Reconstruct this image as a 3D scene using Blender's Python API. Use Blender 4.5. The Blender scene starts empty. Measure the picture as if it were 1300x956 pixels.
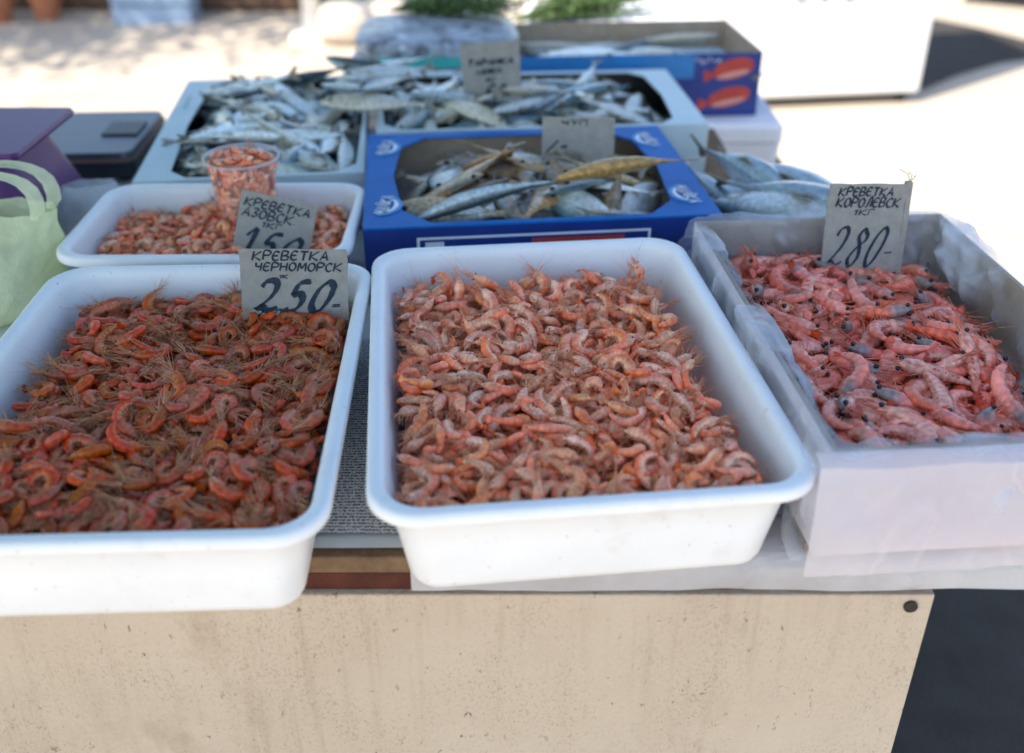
import bpy, math, random
import numpy as np
from mathutils import Vector, Matrix, Euler, noise

R = math.radians
random.seed(7)
rng = np.random.default_rng(11)
scene = bpy.context.scene
col = scene.collection

# ------------------------------------------------------------------ camera
TH, FPX, CX, CY, CAMZ = R(29.8), 1290.0, 650.0, 433.0, 1.52
cam_d = bpy.data.cameras.new('camera')
cam = bpy.data.objects.new('camera', cam_d)
col.objects.link(cam)
cam.location = (0, 0, CAMZ)
cam.rotation_euler = (R(90) - TH, 0, 0)
cam_d.sensor_width = 36
cam_d.lens = 36 * FPX / 1300
cam_d.shift_y = -45 / 1300
cam_d.clip_start = 0.05
cam_d.clip_end = 500
cam_d.dof.use_dof = True
cam_d.dof.focus_distance = 1.22
cam_d.dof.aperture_fstop = 2.2
scene.camera = cam

# ------------------------------------------------------------------ sky, sun, exposure
SUN_EL = R(50)
SUN_H = Vector((-0.78, -0.62, 0)).normalized()
sun_vec = Vector((SUN_H.x * math.cos(SUN_EL), SUN_H.y * math.cos(SUN_EL), math.sin(SUN_EL)))
world = bpy.data.worlds.new('World')
scene.world = world
world.use_nodes = True
wn = world.node_tree
sky = wn.nodes.new('ShaderNodeTexSky')
sky.sky_type = 'NISHITA'
sky.sun_disc = False
sky.sun_elevation = SUN_EL
sky.sun_rotation = math.atan2(SUN_H.x, SUN_H.y) % (2 * math.pi)
bg = wn.nodes['Background']
bg.inputs['Strength'].default_value = 0.15
wn.links.new(sky.outputs['Color'], bg.inputs['Color'])
sun_d = bpy.data.lights.new('sun', 'SUN')
sun_d.energy = 4.0
sun_d.angle = R(0.5)
sun_d.color = (1.0, 0.93, 0.82)
sun = bpy.data.objects.new('sun', sun_d)
col.objects.link(sun)
sun.location = (-6, -5, 9)
sun.rotation_euler = (-sun_vec).to_track_quat('-Z', 'Y').to_euler()
scene.view_settings.view_transform = 'Standard'
scene.view_settings.look = 'None'
scene.view_settings.gamma = 1
scene.view_settings.use_curve_mapping = False
scene.view_settings.exposure = 1.25
scene.render.engine = 'CYCLES'
scene.cycles.max_bounces = 8
scene.cycles.transparent_max_bounces = 12


def at(x, y, z):
    """pixel of the photograph + known height -> point on that level"""
    u, v = (x - CX) / FPX, (y - CY) / FPX
    d = v * math.cos(TH) + math.sin(TH)
    Z = (CAMZ - z) / d
    return Vector((u * Z, Z * (math.cos(TH) - v * math.sin(TH)), z))


# ------------------------------------------------------------------ materials
M = {}


def mat(name, c1, c2=None, scale=8.0, rough=0.6, spec=0.4, metal=0.0, bump=0.0, bscale=60.0,
        lo=0.35, hi=0.65, detail=5, sss=0.0, spots=None, coat=0.0):
    m = bpy.data.materials.new(name)
    m.use_nodes = True
    n, l = m.node_tree.nodes, m.node_tree.links
    b = n['Principled BSDF']
    b.inputs['Roughness'].default_value = rough
    b.inputs['Specular IOR Level'].default_value = spec
    b.inputs['Metallic'].default_value = metal
    b.inputs['Coat Weight'].default_value = coat
    if sss:
        b.inputs['Subsurface Weight'].default_value = sss
        b.inputs['Subsurface Radius'].default_value = (0.004, 0.003, 0.003)
        b.inputs['Subsurface Scale'].default_value = 1.0
    tc = n.new('ShaderNodeTexCoord')
    src = None
    if c2 is None:
        c2 = tuple(x * 0.86 for x in c1)
    nz = n.new('ShaderNodeTexNoise')
    nz.inputs['Scale'].default_value = scale
    nz.inputs['Detail'].default_value = detail
    nz.inputs['Roughness'].default_value = 0.62
    l.new(tc.outputs['Object'], nz.inputs['Vector'])
    rp = n.new('ShaderNodeValToRGB')
    rp.color_ramp.elements[0].position = lo
    rp.color_ramp.elements[0].color = (*c1, 1)
    rp.color_ramp.elements[1].position = hi
    rp.color_ramp.elements[1].color = (*c2, 1)
    l.new(nz.outputs['Fac'], rp.inputs['Fac'])
    src = rp.outputs['Color']
    for (sc, thr, wid, sc_col) in (spots or []):
        ns = n.new('ShaderNodeTexNoise')
        ns.inputs['Scale'].default_value = sc
        ns.inputs['Detail'].default_value = 4
        ns.inputs['Roughness'].default_value = 0.6
        l.new(tc.outputs['Object'], ns.inputs['Vector'])
        mr = n.new('ShaderNodeMapRange')
        mr.inputs['From Min'].default_value = thr
        mr.inputs['From Max'].default_value = thr + wid
        l.new(ns.outputs['Fac'], mr.inputs['Value'])
        mx = n.new('ShaderNodeMix')
        mx.data_type = 'RGBA'
        l.new(mr.outputs['Result'], mx.inputs['Factor'])
        l.new(src, mx.inputs['A'])
        mx.inputs['B'].default_value = (*sc_col, 1)
        src = mx.outputs['Result']
    l.new(src, b.inputs['Base Color'])
    if bump:
        nb = n.new('ShaderNodeTexNoise')
        nb.inputs['Scale'].default_value = bscale
        nb.inputs['Detail'].default_value = 6
        l.new(tc.outputs['Object'], nb.inputs['Vector'])
        bp = n.new('ShaderNodeBump')
        bp.inputs['Strength'].default_value = bump
        bp.inputs['Distance'].default_value = 0.01
        l.new(nb.outputs['Fac'], bp.inputs['Height'])
        l.new(bp.outputs['Normal'], b.inputs['Normal'])
    M[name] = m
    return m


def film(name, color, clear, rough=0.25, bump=0.3, bscale=30.0, crease=0.0):
    m = bpy.data.materials.new(name)
    m.use_nodes = True
    n, l = m.node_tree.nodes, m.node_tree.links
    b = n['Principled BSDF']
    b.inputs['Base Color'].default_value = (*color, 1)
    b.inputs['Roughness'].default_value = rough
    b.inputs['Specular IOR Level'].default_value = 0.7
    tr = n.new('ShaderNodeBsdfTransparent')
    tr.inputs['Color'].default_value = (*[min(1, 0.35 + 0.65 * c / max(color)) for c in color], 1)
    tl = n.new('ShaderNodeBsdfTranslucent')
    tl.inputs['Color'].default_value = (*color, 1)
    m0 = n.new('ShaderNodeMixShader')
    m0.inputs[0].default_value = 0.4
    l.new(b.outputs[0], m0.inputs[1])
    l.new(tl.outputs[0], m0.inputs[2])
    mx = n.new('ShaderNodeMixShader')
    tc = n.new('ShaderNodeTexCoord')
    nz = n.new('ShaderNodeTexNoise')
    nz.inputs['Scale'].default_value = bscale * 0.4
    nz.inputs['Detail'].default_value = 6
    l.new(tc.outputs['Object'], nz.inputs['Vector'])
    mr = n.new('ShaderNodeMapRange')
    mr.inputs['From Min'].default_value = 0.35
    mr.inputs['From Max'].default_value = 0.65
    mr.inputs['To Min'].default_value = max(0.0, 1 - clear - 0.18)
    mr.inputs['To Max'].default_value = min(1.0, 1 - clear + 0.18)
    l.new(nz.outputs['Fac'], mr.inputs['Value'])
    cr_ = n.new('ShaderNodeTexNoise')
    cr_.inputs['Scale'].default_value = bscale * 0.55
    cr_.inputs['Detail'].default_value = 3
    cr_.inputs['Distortion'].default_value = 1.2
    l.new(tc.outputs['Object'], cr_.inputs['Vector'])
    sb = n.new('ShaderNodeMath')
    sb.operation = 'SUBTRACT'
    l.new(cr_.outputs['Fac'], sb.inputs[0])
    sb.inputs[1].default_value = 0.5
    ab = n.new('ShaderNodeMath')
    ab.operation = 'ABSOLUTE'
    l.new(sb.outputs[0], ab.inputs[0])
    rm = n.new('ShaderNodeMapRange')
    rm.inputs['From Min'].default_value = 0.035
    rm.inputs['From Max'].default_value = 0.0
    rm.inputs['To Max'].default_value = crease
    l.new(ab.outputs[0], rm.inputs['Value'])
    sm = n.new('ShaderNodeMath')
    sm.operation = 'ADD'
    sm.use_clamp = True
    l.new(mr.outputs['Result'], sm.inputs[0])
    l.new(rm.outputs['Result'], sm.inputs[1])
    fo = n.new('ShaderNodeAttribute')
    fo.attribute_name = 'fold'
    fm = n.new('ShaderNodeMath')
    fm.operation = 'MULTIPLY_ADD'
    fm.use_clamp = True
    l.new(fo.outputs['Fac'], fm.inputs[0])
    fm.inputs[1].default_value = 0.55
    l.new(sm.outputs[0], fm.inputs[2])
    l.new(fm.outputs[0], mx.inputs[0])
    l.new(tr.outputs[0], mx.inputs[1])
    l.new(m0.outputs[0], mx.inputs[2])
    l.new(mx.outputs[0], n['Material Output'].inputs['Surface'])
    nb = n.new('ShaderNodeTexNoise')
    nb.inputs['Scale'].default_value = bscale
    nb.inputs['Detail'].default_value = 5
    nb.inputs['Distortion'].default_value = 1.5
    l.new(tc.outputs['Object'], nb.inputs['Vector'])
    bp = n.new('ShaderNodeBump')
    bp.inputs['Strength'].default_value = bump
    bp.inputs['Distance'].default_value = 0.02
    l.new(nb.outputs['Fac'], bp.inputs['Height'])
    l.new(bp.outputs['Normal'], b.inputs['Normal'])
    M[name] = m
    return m


def animal_mat(name, tail, mid, head, belly, rough, metal=0.0, var=0.25, speck=0.35, seg=0.0, warm=None, spec=0.5,
               sss=0.0, coat=0.0, back=None):
    """colour runs along the attribute s (tail to head) and d (belly to back); rnd + object random vary it"""
    m = bpy.data.materials.new(name)
    m.use_nodes = True
    n, l = m.node_tree.nodes, m.node_tree.links
    b = n['Principled BSDF']
    b.inputs['Roughness'].default_value = rough
    b.inputs['Metallic'].default_value = metal
    b.inputs['Specular IOR Level'].default_value = spec
    b.inputs['Coat Weight'].default_value = coat
    b.inputs['Coat Roughness'].default_value = 0.12
    if sss:
        b.inputs['Subsurface Weight'].default_value = sss
        b.inputs['Subsurface Radius'].default_value = (0.006, 0.002, 0.0015)
        b.inputs['Subsurface Scale'].default_value = 1.0

    def attr(nm):
        a = n.new('ShaderNodeAttribute')
        a.attribute_name = nm
        return a.outputs['Fac']

    def math_(op, a, c, clampit=False):
        x = n.new('ShaderNodeMath')
        x.operation = op
        x.use_clamp = clampit
        for i, v in enumerate((a, c)):
            if v is None:
                continue
            if isinstance(v, (int, float)):
                x.inputs[i].default_value = v
            else:
                l.new(v, x.inputs[i])
        return x.outputs[0]

    def mix(f, a, c, bt='MIX'):
        x = n.new('ShaderNodeMix')
        x.data_type = 'RGBA'
        x.blend_type = bt
        for key, v in (('Factor', f), ('A', a), ('B', c)):
            if isinstance(v, tuple):
                x.inputs[key].default_value = (*v, 1)
            elif isinstance(v, (int, float)):
                x.inputs[key].default_value = v
            else:
                l.new(v, x.inputs[key])
        return x.outputs['Result']
    tc = n.new('ShaderNodeTexCoord')
    oi = n.new('ShaderNodeObjectInfo')
    rnd = math_('FRACT', math_('ADD', attr('rnd'), oi.outputs['Random']), None)
    rnd2 = math_('FRACT', math_('MULTIPLY', rnd, 7.31), None)
    rnd3 = math_('FRACT', math_('MULTIPLY', rnd, 23.7), None)
    rp = n.new('ShaderNodeValToRGB')
    e = rp.color_ramp.elements
    e[0].position = 0.0
    e[0].color = (*tail, 1)
    e[1].position = 1.0
    e[1].color = (*head, 1)
    k = e.new(0.25)
    k.color = (*mid, 1)
    k = e.new(0.55)
    k.color = (*mid, 1)
    k = e.new(0.72)
    k.color = (*head, 1)
    l.new(attr('s'), rp.inputs['Fac'])
    c = rp.outputs['Color']
    d = attr('d')
    bel = n.new('ShaderNodeMapRange')
    bel.inputs['From Min'].default_value = 0.62
    bel.inputs['From Max'].default_value = 0.22
    l.new(d, bel.inputs['Value'])
    c = mix(bel.outputs['Result'], c, belly)
    if back:
        bk = n.new('ShaderNodeMapRange')
        bk.inputs['From Min'].default_value = 0.66
        bk.inputs['From Max'].default_value = 0.92
        l.new(d, bk.inputs['Value'])
        c = mix(bk.outputs['Result'], c, back)
    if warm:                                  # some individuals are of another tone altogether
        c = mix(math_('MULTIPLY', math_('GREATER_THAN', rnd3, 0.80), 0.5), c, warm)
    nz = n.new('ShaderNodeTexNoise')
    nz.inputs['Scale'].default_value = 130
    nz.inputs['Detail'].default_value = 4
    l.new(tc.outputs['Object'], nz.inputs['Vector'])
    mr = n.new('ShaderNodeMapRange')
    mr.inputs['From Min'].default_value = 0.3
    mr.inputs['From Max'].default_value = 0.7
    mr.inputs['To Min'].default_value = 1 - speck
    mr.inputs['To Max'].default_value = 1 + speck
    l.new(nz.outputs['Fac'], mr.inputs['Value'])
    hv = n.new('ShaderNodeHueSaturation')
    l.new(c, hv.inputs['Color'])
    l.new(math_('ADD', 0.497, math_('MULTIPLY', rnd2, 0.008)), hv.inputs['Hue'])
    l.new(math_('ADD', 0.98, math_('MULTIPLY', rnd3, 0.2)), hv.inputs['Saturation'])
    val = math_('MULTIPLY', math_('ADD', 1 - var, math_('MULTIPLY', rnd, 2 * var)), mr.outputs['Result'])
    if seg:
        w = math_('SINE', math_('MULTIPLY', attr('s'), 2 * math.pi * 6 / 0.56), None)
        val = math_('MULTIPLY', val, math_('ADD', 1.0, math_('MULTIPLY', w, seg)))
    l.new(val, hv.inputs['Value'])
    l.new(hv.outputs['Color'], b.inputs['Base Color'])
    bp = n.new('ShaderNodeBump')
    bp.inputs['Strength'].default_value = 0.35
    bp.inputs['Distance'].default_value = 0.0015
    l.new(nz.outputs['Fac'], bp.inputs['Height'])
    l.new(bp.outputs['Normal'], b.inputs['Normal'])
    M[name] = m
    return m


def news_mat():
    m = bpy.data.materials.new('newsprint')
    m.use_nodes = True
    n, l = m.node_tree.nodes, m.node_tree.links
    b = n['Principled BSDF']
    b.inputs['Roughness'].default_value = 0.9
    tc = n.new('ShaderNodeTexCoord')
    mp = n.new('ShaderNodeMapping')
    mp.inputs['Scale'].default_value = (520, 260, 1)
    l.new(tc.outputs['Object'], mp.inputs['Vector'])
    nz = n.new('ShaderNodeTexNoise')
    nz.inputs['Scale'].default_value = 1.0
    nz.inputs['Detail'].default_value = 2
    l.new(mp.outputs[0], nz.inputs['Vector'])
    wv = n.new('ShaderNodeTexWave')
    wv.bands_direction = 'Y'
    wv.inputs['Scale'].default_value = 60
    wv.inputs['Distortion'].default_value = 0.6
    l.new(tc.outputs['Object'], wv.inputs['Vector'])
    ad = n.new('ShaderNodeMath')
    ad.operation = 'MULTIPLY'
    hc = n.new('ShaderNodeMapRange')
    hc.inputs['From Min'].default_value = 0.42
    hc.inputs['From Max'].default_value = 0.56
    l.new(nz.outputs['Fac'], hc.inputs['Value'])
    l.new(hc.outputs['Result'], ad.inputs[0])
    l.new(wv.outputs['Fac'], ad.inputs[1])
    rp = n.new('ShaderNodeValToRGB')
    rp.color_ramp.elements[0].position = 0.2
    rp.color_ramp.elements[0].color = (0.62, 0.62, 0.6, 1)
    rp.color_ramp.elements[1].position = 0.36
    rp.color_ramp.elements[1].color = (0.12, 0.12, 0.13, 1)
    l.new(ad.outputs[0], rp.inputs['Fac'])
    l.new(rp.outputs['Color'], b.inputs['Base Color'])
    M['newsprint'] = m


mat('tray_plastic', (0.80, 0.81, 0.81), (0.76, 0.77, 0.77), 14, 0.38, 0.45, bump=0.03, bscale=90,
    spots=[(160, 0.68, 0.05, (0.40, 0.33, 0.27)), (9, 0.60, 0.14, (0.68, 0.64, 0.60)), (38, 0.70, 0.08, (0.60, 0.46, 0.38))])
mat('card_brown', (0.40, 0.31, 0.22), (0.33, 0.25, 0.17), 30, 0.85, 0.2, bump=0.12, bscale=200)
mat('card_grey', (0.34, 0.325, 0.29), (0.28, 0.265, 0.23), 60, 0.85, 0.2, bump=0.2, bscale=300)
mat('card_white', (0.74, 0.72, 0.72), (0.66, 0.63, 0.62), 12, 0.6, 0.3, bump=0.05, bscale=120)
mat('card_pink', (0.72, 0.64, 0.64), (0.66, 0.57, 0.56), 10, 0.6, 0.3, bump=0.05, bscale=120)
mat('card_pale', (0.60, 0.70, 0.70), (0.52, 0.63, 0.64), 10, 0.55, 0.35, bump=0.05, bscale=100)
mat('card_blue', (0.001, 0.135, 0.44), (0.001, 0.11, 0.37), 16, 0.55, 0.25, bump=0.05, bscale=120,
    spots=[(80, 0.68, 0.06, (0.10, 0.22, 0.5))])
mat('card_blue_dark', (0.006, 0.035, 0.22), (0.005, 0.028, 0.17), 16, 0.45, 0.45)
mat('card_blue_sky', (0.02, 0.20, 0.48), (0.02, 0.16, 0.40), 16, 0.45, 0.45)
mat('ink', (0.006, 0.018, 0.035), (0.02, 0.04, 0.06), 120, 0.6, 0.3)
mat('print_white', (0.78, 0.82, 0.86), None, 60, 0.5)
mat('print_light_blue', (0.05, 0.28, 0.62), None, 60, 0.5)
mat('print_red', (0.55, 0.06, 0.04), (0.42, 0.04, 0.03), 30, 0.5)
mat('print_pink', (0.72, 0.30, 0.24), None, 30, 0.5)
mat('print_teal', (0.05, 0.42, 0.36), None, 30, 0.5)


def panel_mat():
    m = mat('panel_board', (0.56, 0.46, 0.345), (0.48, 0.38, 0.275), 3.2, 0.78, 0.22, bump=0.3, bscale=140, detail=10, lo=0.3, hi=0.72)
    n, l = m.node_tree.nodes, m.node_tree.links
    b = n['Principled BSDF']
    src = b.inputs['Base Color'].links[0].from_socket
    tc = n.new('ShaderNodeTexCoord')

    def layer(src, scale, vec, thr, wid, colr, amt, mscale=None, mthr=0.5):
        mp = n.new('ShaderNodeMapping')
        mp.inputs['Scale'].default_value = vec
        l.new(tc.outputs['Object'], mp.inputs['Vector'])
        z = n.new('ShaderNodeTexNoise')
        z.inputs['Scale'].default_value = scale
        z.inputs['Detail'].default_value = 7
        z.inputs['Roughness'].default_value = 0.7
        l.new(mp.outputs[0], z.inputs['Vector'])
        mr = n.new('ShaderNodeMapRange')
        mr.inputs['From Min'].default_value = thr
        mr.inputs['From Max'].default_value = thr + wid
        mr.inputs['To Max'].default_value = amt
        l.new(z.outputs['Fac'], mr.inputs['Value'])
        f = mr.outputs['Result']
        if mscale:
            z2 = n.new('ShaderNodeTexNoise')
            z2.inputs['Scale'].default_value = mscale
            z2.inputs['Detail'].default_value = 3
            l.new(tc.outputs['Object'], z2.inputs['Vector'])
            m2 = n.new('ShaderNodeMapRange')
            m2.inputs['From Min'].default_value = mthr - .08
            m2.inputs['From Max'].default_value = mthr + .12
            l.new(z2.outputs['Fac'], m2.inputs['Value'])
            mu = n.new('ShaderNodeMath')
            mu.operation = 'MULTIPLY'
            l.new(f, mu.inputs[0])
            l.new(m2.outputs['Result'], mu.inputs[1])
            f = mu.outputs[0]
        mx = n.new('ShaderNodeMix')
        mx.data_type = 'RGBA'
        l.new(f, mx.inputs['Factor'])
        l.new(src, mx.inputs['A'])
        mx.inputs['B'].default_value = (*colr, 1)
        return mx.outputs['Result']
    src = layer(src, 1.0, (55, 55, 3.0), .50, .14, (0.36, 0.28, 0.19), .35, 3.0, .46)      # vertical drips
    src = layer(src, 1.0, (4, 4, 46), .62, .08, (0.24, 0.18, 0.13), .5, 4.0, .52)             # horizontal scuffs
    src = layer(src, 260, (1, 1, .8), .53, .08, (0.20, 0.14, 0.09), .32, 6.0, .46)           # fine pitting in clusters
    src = layer(src, 90, (1, 1, .6), .61, .06, (0.12, 0.075, 0.045), .9, 9.0, .46)
    src = layer(src, 11, (1, 1, .8), .50, .16, (0.29, 0.205, 0.135), .5, 2.5, .52)            # darker chips
    src = layer(src, 26, (1, 1, .5), .62, .12, (0.60, 0.53, 0.43), .6, 3.5, .55)              # paler rubbed spots
    l.new(src, b.inputs['Base Color'])


panel_mat()
mat('wood_edge', (0.22, 0.14, 0.08), (0.13, 0.08, 0.045), 30, 0.8, 0.2, bump=0.4, bscale=90)
mat('wood_red', (0.10, 0.028, 0.016), (0.06, 0.018, 0.012), 30, 0.7, 0.2, bump=0.3, bscale=90)
mat('dark_metal', (0.03, 0.028, 0.026), (0.06, 0.045, 0.035), 90, 0.5, 0.5, metal=0.6)
mat('oilcloth', (0.68, 0.70, 0.69), (0.60, 0.63, 0.61), 6, 0.45, 0.4, bump=0.08, bscale=25)
mat('foam', (0.78, 0.78, 0.80), (0.70, 0.70, 0.73), 12, 0.8, 0.2, bump=0.2, bscale=160)
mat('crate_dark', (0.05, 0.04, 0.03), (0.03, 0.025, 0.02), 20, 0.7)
mat('purple_plastic', (0.085, 0.014, 0.115), (0.07, 0.010, 0.095), 10, 0.38, 0.4)
mat('scale_grey', (0.10, 0.115, 0.135), (0.08, 0.09, 0.11), 10, 0.35, 0.5, metal=0.5)
mat('scale_dark', (0.015, 0.02, 0.03), None, 10, 0.4)
mat('scale_brown', (0.22, 0.13, 0.10), None, 10, 0.4)
mat('greens', (0.035, 0.085, 0.02), (0.09, 0.14, 0.03), 20, 0.6)
mat('stem_green', (0.10, 0.15, 0.05), None, 20, 0.6)
mat('dark_greens', (0.03, 0.05, 0.02), (0.06, 0.08, 0.03), 30, 0.6, bump=0.5, bscale=50)
mat('pavement', (0.50, 0.425, 0.335), (0.45, 0.375, 0.29), 1.4, 0.85, 0.2, bump=0.08, bscale=25, detail=9)
mat('shade_ground', (0.060, 0.052, 0.044), (0.044, 0.038, 0.032), 9, 0.85, 0.25, bump=0.5, bscale=120, detail=9)  # dark ground colour that stands in for shade on the pavement
mat('freezer_white', (0.78, 0.77, 0.75), (0.72, 0.71, 0.69), 3, 0.35, 0.45)
mat('freezer_grey', (0.50, 0.49, 0.48), (0.45, 0.44, 0.43), 3, 0.4, 0.45)
mat('black_plastic', (0.012, 0.012, 0.013), None, 12, 0.5)
mat('brown_wood', (0.13, 0.07, 0.04), (0.08, 0.045, 0.03), 8, 0.8, bump=0.3, bscale=40)
mat('terracotta', (0.45, 0.17, 0.08), (0.36, 0.13, 0.06), 10, 0.8)
mat('crate_paleblue', (0.32, 0.42, 0.55), None, 10, 0.6)
mat('white_paint', (0.78, 0.78, 0.77), (0.70, 0.70, 0.68), 5, 0.5)
mat('sign_blue', (0.03, 0.22, 0.45), None, 5, 0.5)
mat('bark', (0.10, 0.07, 0.05), (0.06, 0.045, 0.03), 20, 0.9, bump=0.6, bscale=40)
mat('leaf', (0.05, 0.10, 0.025), (0.08, 0.13, 0.04), 3, 0.6)
mat('sack', (0.62, 0.54, 0.46), (0.52, 0.44, 0.36), 18, 0.9, bump=0.4, bscale=120)
mat('pack_print', (0.30, 0.34, 0.37), (0.07, 0.08, 0.09), 22, 0.3, 0.6, lo=0.45, hi=0.6, spots=[(40, 0.6, 0.1, (0.75, 0.75, 0.78))])
mat('ice_blue', (0.28, 0.48, 0.60), (0.55, 0.66, 0.70), 30, 0.5)
news_mat()
film('film_clear', (0.80, 0.85, 0.92), 0.86, 0.10, 0.5, 9, 0.10)
film('film_white', (0.80, 0.75, 0.76), 0.30, 0.25, 0.35, 9, 0.10)
film('film_sheet', (0.74, 0.73, 0.73), 0.10, 0.35, 0.4, 20)
film('film_cup', (0.86, 0.87, 0.88), 0.86, 0.12, 0.0, 10)
film('film_green', (0.88, 0.93, 0.62), 0.18, 0.35, 0.5, 25)
film('film_bag', (0.74, 0.76, 0.80), 0.35, 0.3, 0.5, 25)
mat('shade_cloth', (0.20, 0.42, 0.50), (0.18, 0.38, 0.46), 3, 0.85)  # cloth of the unseen parasol added for shade

animal_mat('shrimp_brown', (0.44, 0.058, 0.026), (0.54, 0.074, 0.034), (0.44, 0.125, 0.062), (0.50, 0.17, 0.095), 0.30,
           var=0.30, speck=0.30, seg=0.12, warm=(0.33, 0.125, 0.055), spec=0.4, coat=0.12)
mat('feelers_straw', (0.68, 0.38, 0.20), (0.50, 0.17, 0.08), 150, 0.6, 0.2)
animal_mat('shrimp_salmon', (0.86, 0.21, 0.11), (0.91, 0.265, 0.15), (0.88, 0.40, 0.25), (0.90, 0.51, 0.34), 0.30,
           var=0.15, speck=0.32, seg=0.10, warm=(0.80, 0.38, 0.23), spec=0.5, coat=0.15)
mat('feelers_salmon', (0.86, 0.46, 0.26), (0.78, 0.23, 0.11), 150, 0.5, 0.3)
animal_mat('shrimp_pink', (0.76, 0.19, 0.14), (0.83, 0.245, 0.185), (0.78, 0.31, 0.24), (0.82, 0.40, 0.31), 0.28,
           var=0.16, speck=0.32, seg=0.10, warm=(0.72, 0.15, 0.10), spec=0.5, coat=0.25)
animal_mat('prawn_grey_head', (0.76, 0.19, 0.14), (0.83, 0.255, 0.195), (0.24, 0.19, 0.18), (0.76, 0.32, 0.25), 0.28,
           var=0.16, speck=0.32, seg=0.10, spec=0.5, coat=0.25)
mat('feelers_pink', (0.68, 0.10, 0.065), (0.74, 0.32, 0.19), 120, 0.5, 0.3)
mat('eye_black', (0.004, 0.004, 0.005), None, 10, 0.15, 0.6)
animal_mat('fish_silver', (0.30, 0.36, 0.36), (0.62, 0.71, 0.70), (0.50, 0.50, 0.40), (0.78, 0.80, 0.74), 0.36,
           metal=0.25, var=0.30, speck=0.3, warm=(0.46, 0.34, 0.18), back=(0.10, 0.17, 0.19), coat=0.3)
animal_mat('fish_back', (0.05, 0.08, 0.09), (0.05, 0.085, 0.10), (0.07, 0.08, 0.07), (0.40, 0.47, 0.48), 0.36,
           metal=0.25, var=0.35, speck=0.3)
animal_mat('fish_dried', (0.30, 0.22, 0.12), (0.54, 0.56, 0.52), (0.34, 0.28, 0.20), (0.46, 0.31, 0.16), 0.42,
           metal=0.15, var=0.30, speck=0.45, warm=(0.36, 0.20, 0.08), back=(0.12, 0.10, 0.07), coat=0.2)
animal_mat('fish_big', (0.46, 0.52, 0.53), (0.60, 0.67, 0.68), (0.46, 0.50, 0.47), (0.82, 0.83, 0.80), 0.32,
           metal=0.2, var=0.18, speck=0.25, back=(0.28, 0.37, 0.40), coat=0.3)
mat('fin_dark', (0.16, 0.17, 0.15), (0.30, 0.24, 0.15), 60, 0.5)


# ------------------------------------------------------------------ mesh helpers
class MB:
    def __init__(s):
        s.v, s.f, s.mi = [], [], []

    def add(s, V, F, mi=0):
        o = len(s.v)
        s.v += [tuple(p) for p in V]
        s.f += [tuple(i + o for i in f) for f in F]
        s.mi += [mi] * len(F)
        return s

    def box(s, x0, x1, y0, y1, z0, z1, mi=0, M4=None):
        V = [(x0, y0, z0), (x1, y0, z0), (x1, y1, z0), (x0, y1, z0), (x0, y0, z1), (x1, y0, z1), (x1, y1, z1), (x0, y1, z1)]
        if M4 is not None:
            V = [M4 @ Vector(p) for p in V]
        return s.add(V, [(3, 2, 1, 0), (4, 5, 6, 7), (0, 1, 5, 4), (1, 2, 6, 5), (2, 3, 7, 6), (3, 0, 4, 7)], mi)

    def tube(s, path, rad, sides=6, mi=0, cap=True):
        path = [Vector(p) for p in path]
        n = len(path)
        if not isinstance(rad, (list, tuple)):
            rad = [rad] * n
        V, F = [], []
        ref = Vector((0.13, 0.21, 0.97))
        for i, p in enumerate(path):
            t = (path[min(i + 1, n - 1)] - path[max(i - 1, 0)]).normalized()
            a = t.cross(ref)
            if a.length < 1e-4:
                a = t.cross(Vector((1, 0, 0)))
            a.normalize()
            b = t.cross(a)
            for k in range(sides):
                q = 2 * math.pi * k / sides
                V.append(p + (a * math.cos(q) + b * math.sin(q)) * rad[i])
        for i in range(n - 1):
            for k in range(sides):
                k2 = (k + 1) % sides
                F.append((i * sides + k, i * sides + k2, (i + 1) * sides + k2, (i + 1) * sides + k))
        if cap:
            F.append(tuple(range(sides))[::-1])
            F.append(tuple((n - 1) * sides + k for k in range(sides)))
        return s.add(V, F, mi)

    def loft(s, rings, mi=0, cap0=False, cap1=False, close=True):
        n = len(rings[0])
        V = [p for r in rings for p in r]
        F = []
        for i in range(len(rings) - 1):
            for k in range(n if close else n - 1):
                k2 = (k + 1) % n
                F.append((i * n + k, i * n + k2, (i + 1) * n + k2, (i + 1) * n + k))
        if cap0:
            F.append(tuple(range(n))[::-1])
        if cap1:
            F.append(tuple((len(rings) - 1) * n + k for k in range(n)))
        return s.add(V, F, mi)

    def build(s, name, mats, parent=None, smooth=False, loc=None, rot=None, bevel=0):
        me = bpy.data.meshes.new(name)
        me.from_pydata(s.v, [], s.f)
        if not isinstance(mats, (list, tuple)):
            mats = [mats]
        for m in mats:
            me.materials.append(M[m])
        if len(mats) > 1:
            me.polygons.foreach_set('material_index', s.mi)
        if smooth:
            me.polygons.foreach_set('use_smooth', [True] * len(me.polygons))
        me.validate()
        me.update()
        return link(name, me, parent, loc, rot, bevel)


def link(name, me, parent=None, loc=None, rot=None, bevel=0):
    o = bpy.data.objects.new(name, me)
    col.objects.link(o)
    if parent is not None:
        o.parent = parent
    if loc is not None:
        o.location = loc
    if rot is not None:
        o.rotation_euler = rot
    if bevel:
        b = o.modifiers.new('bevel', 'BEVEL')
        b.width = bevel
        b.segments = 2
        b.limit_method = 'ANGLE'
    return o


def tag(o, label, cat, group=None, kind=None):
    o['label'] = label
    o['category'] = cat
    if group:
        o['group'] = group
    if kind:
        o['kind'] = kind
    return o


def empty(name, loc=(0, 0, 0), rz=0.0):
    o = bpy.data.objects.new(name, None)
    o.empty_display_size = 0.05
    col.objects.link(o)
    o.location = loc
    o.rotation_euler = (0, 0, rz)
    return o


def struct(o):
    o['kind'] = 'structure'
    return o


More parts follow.
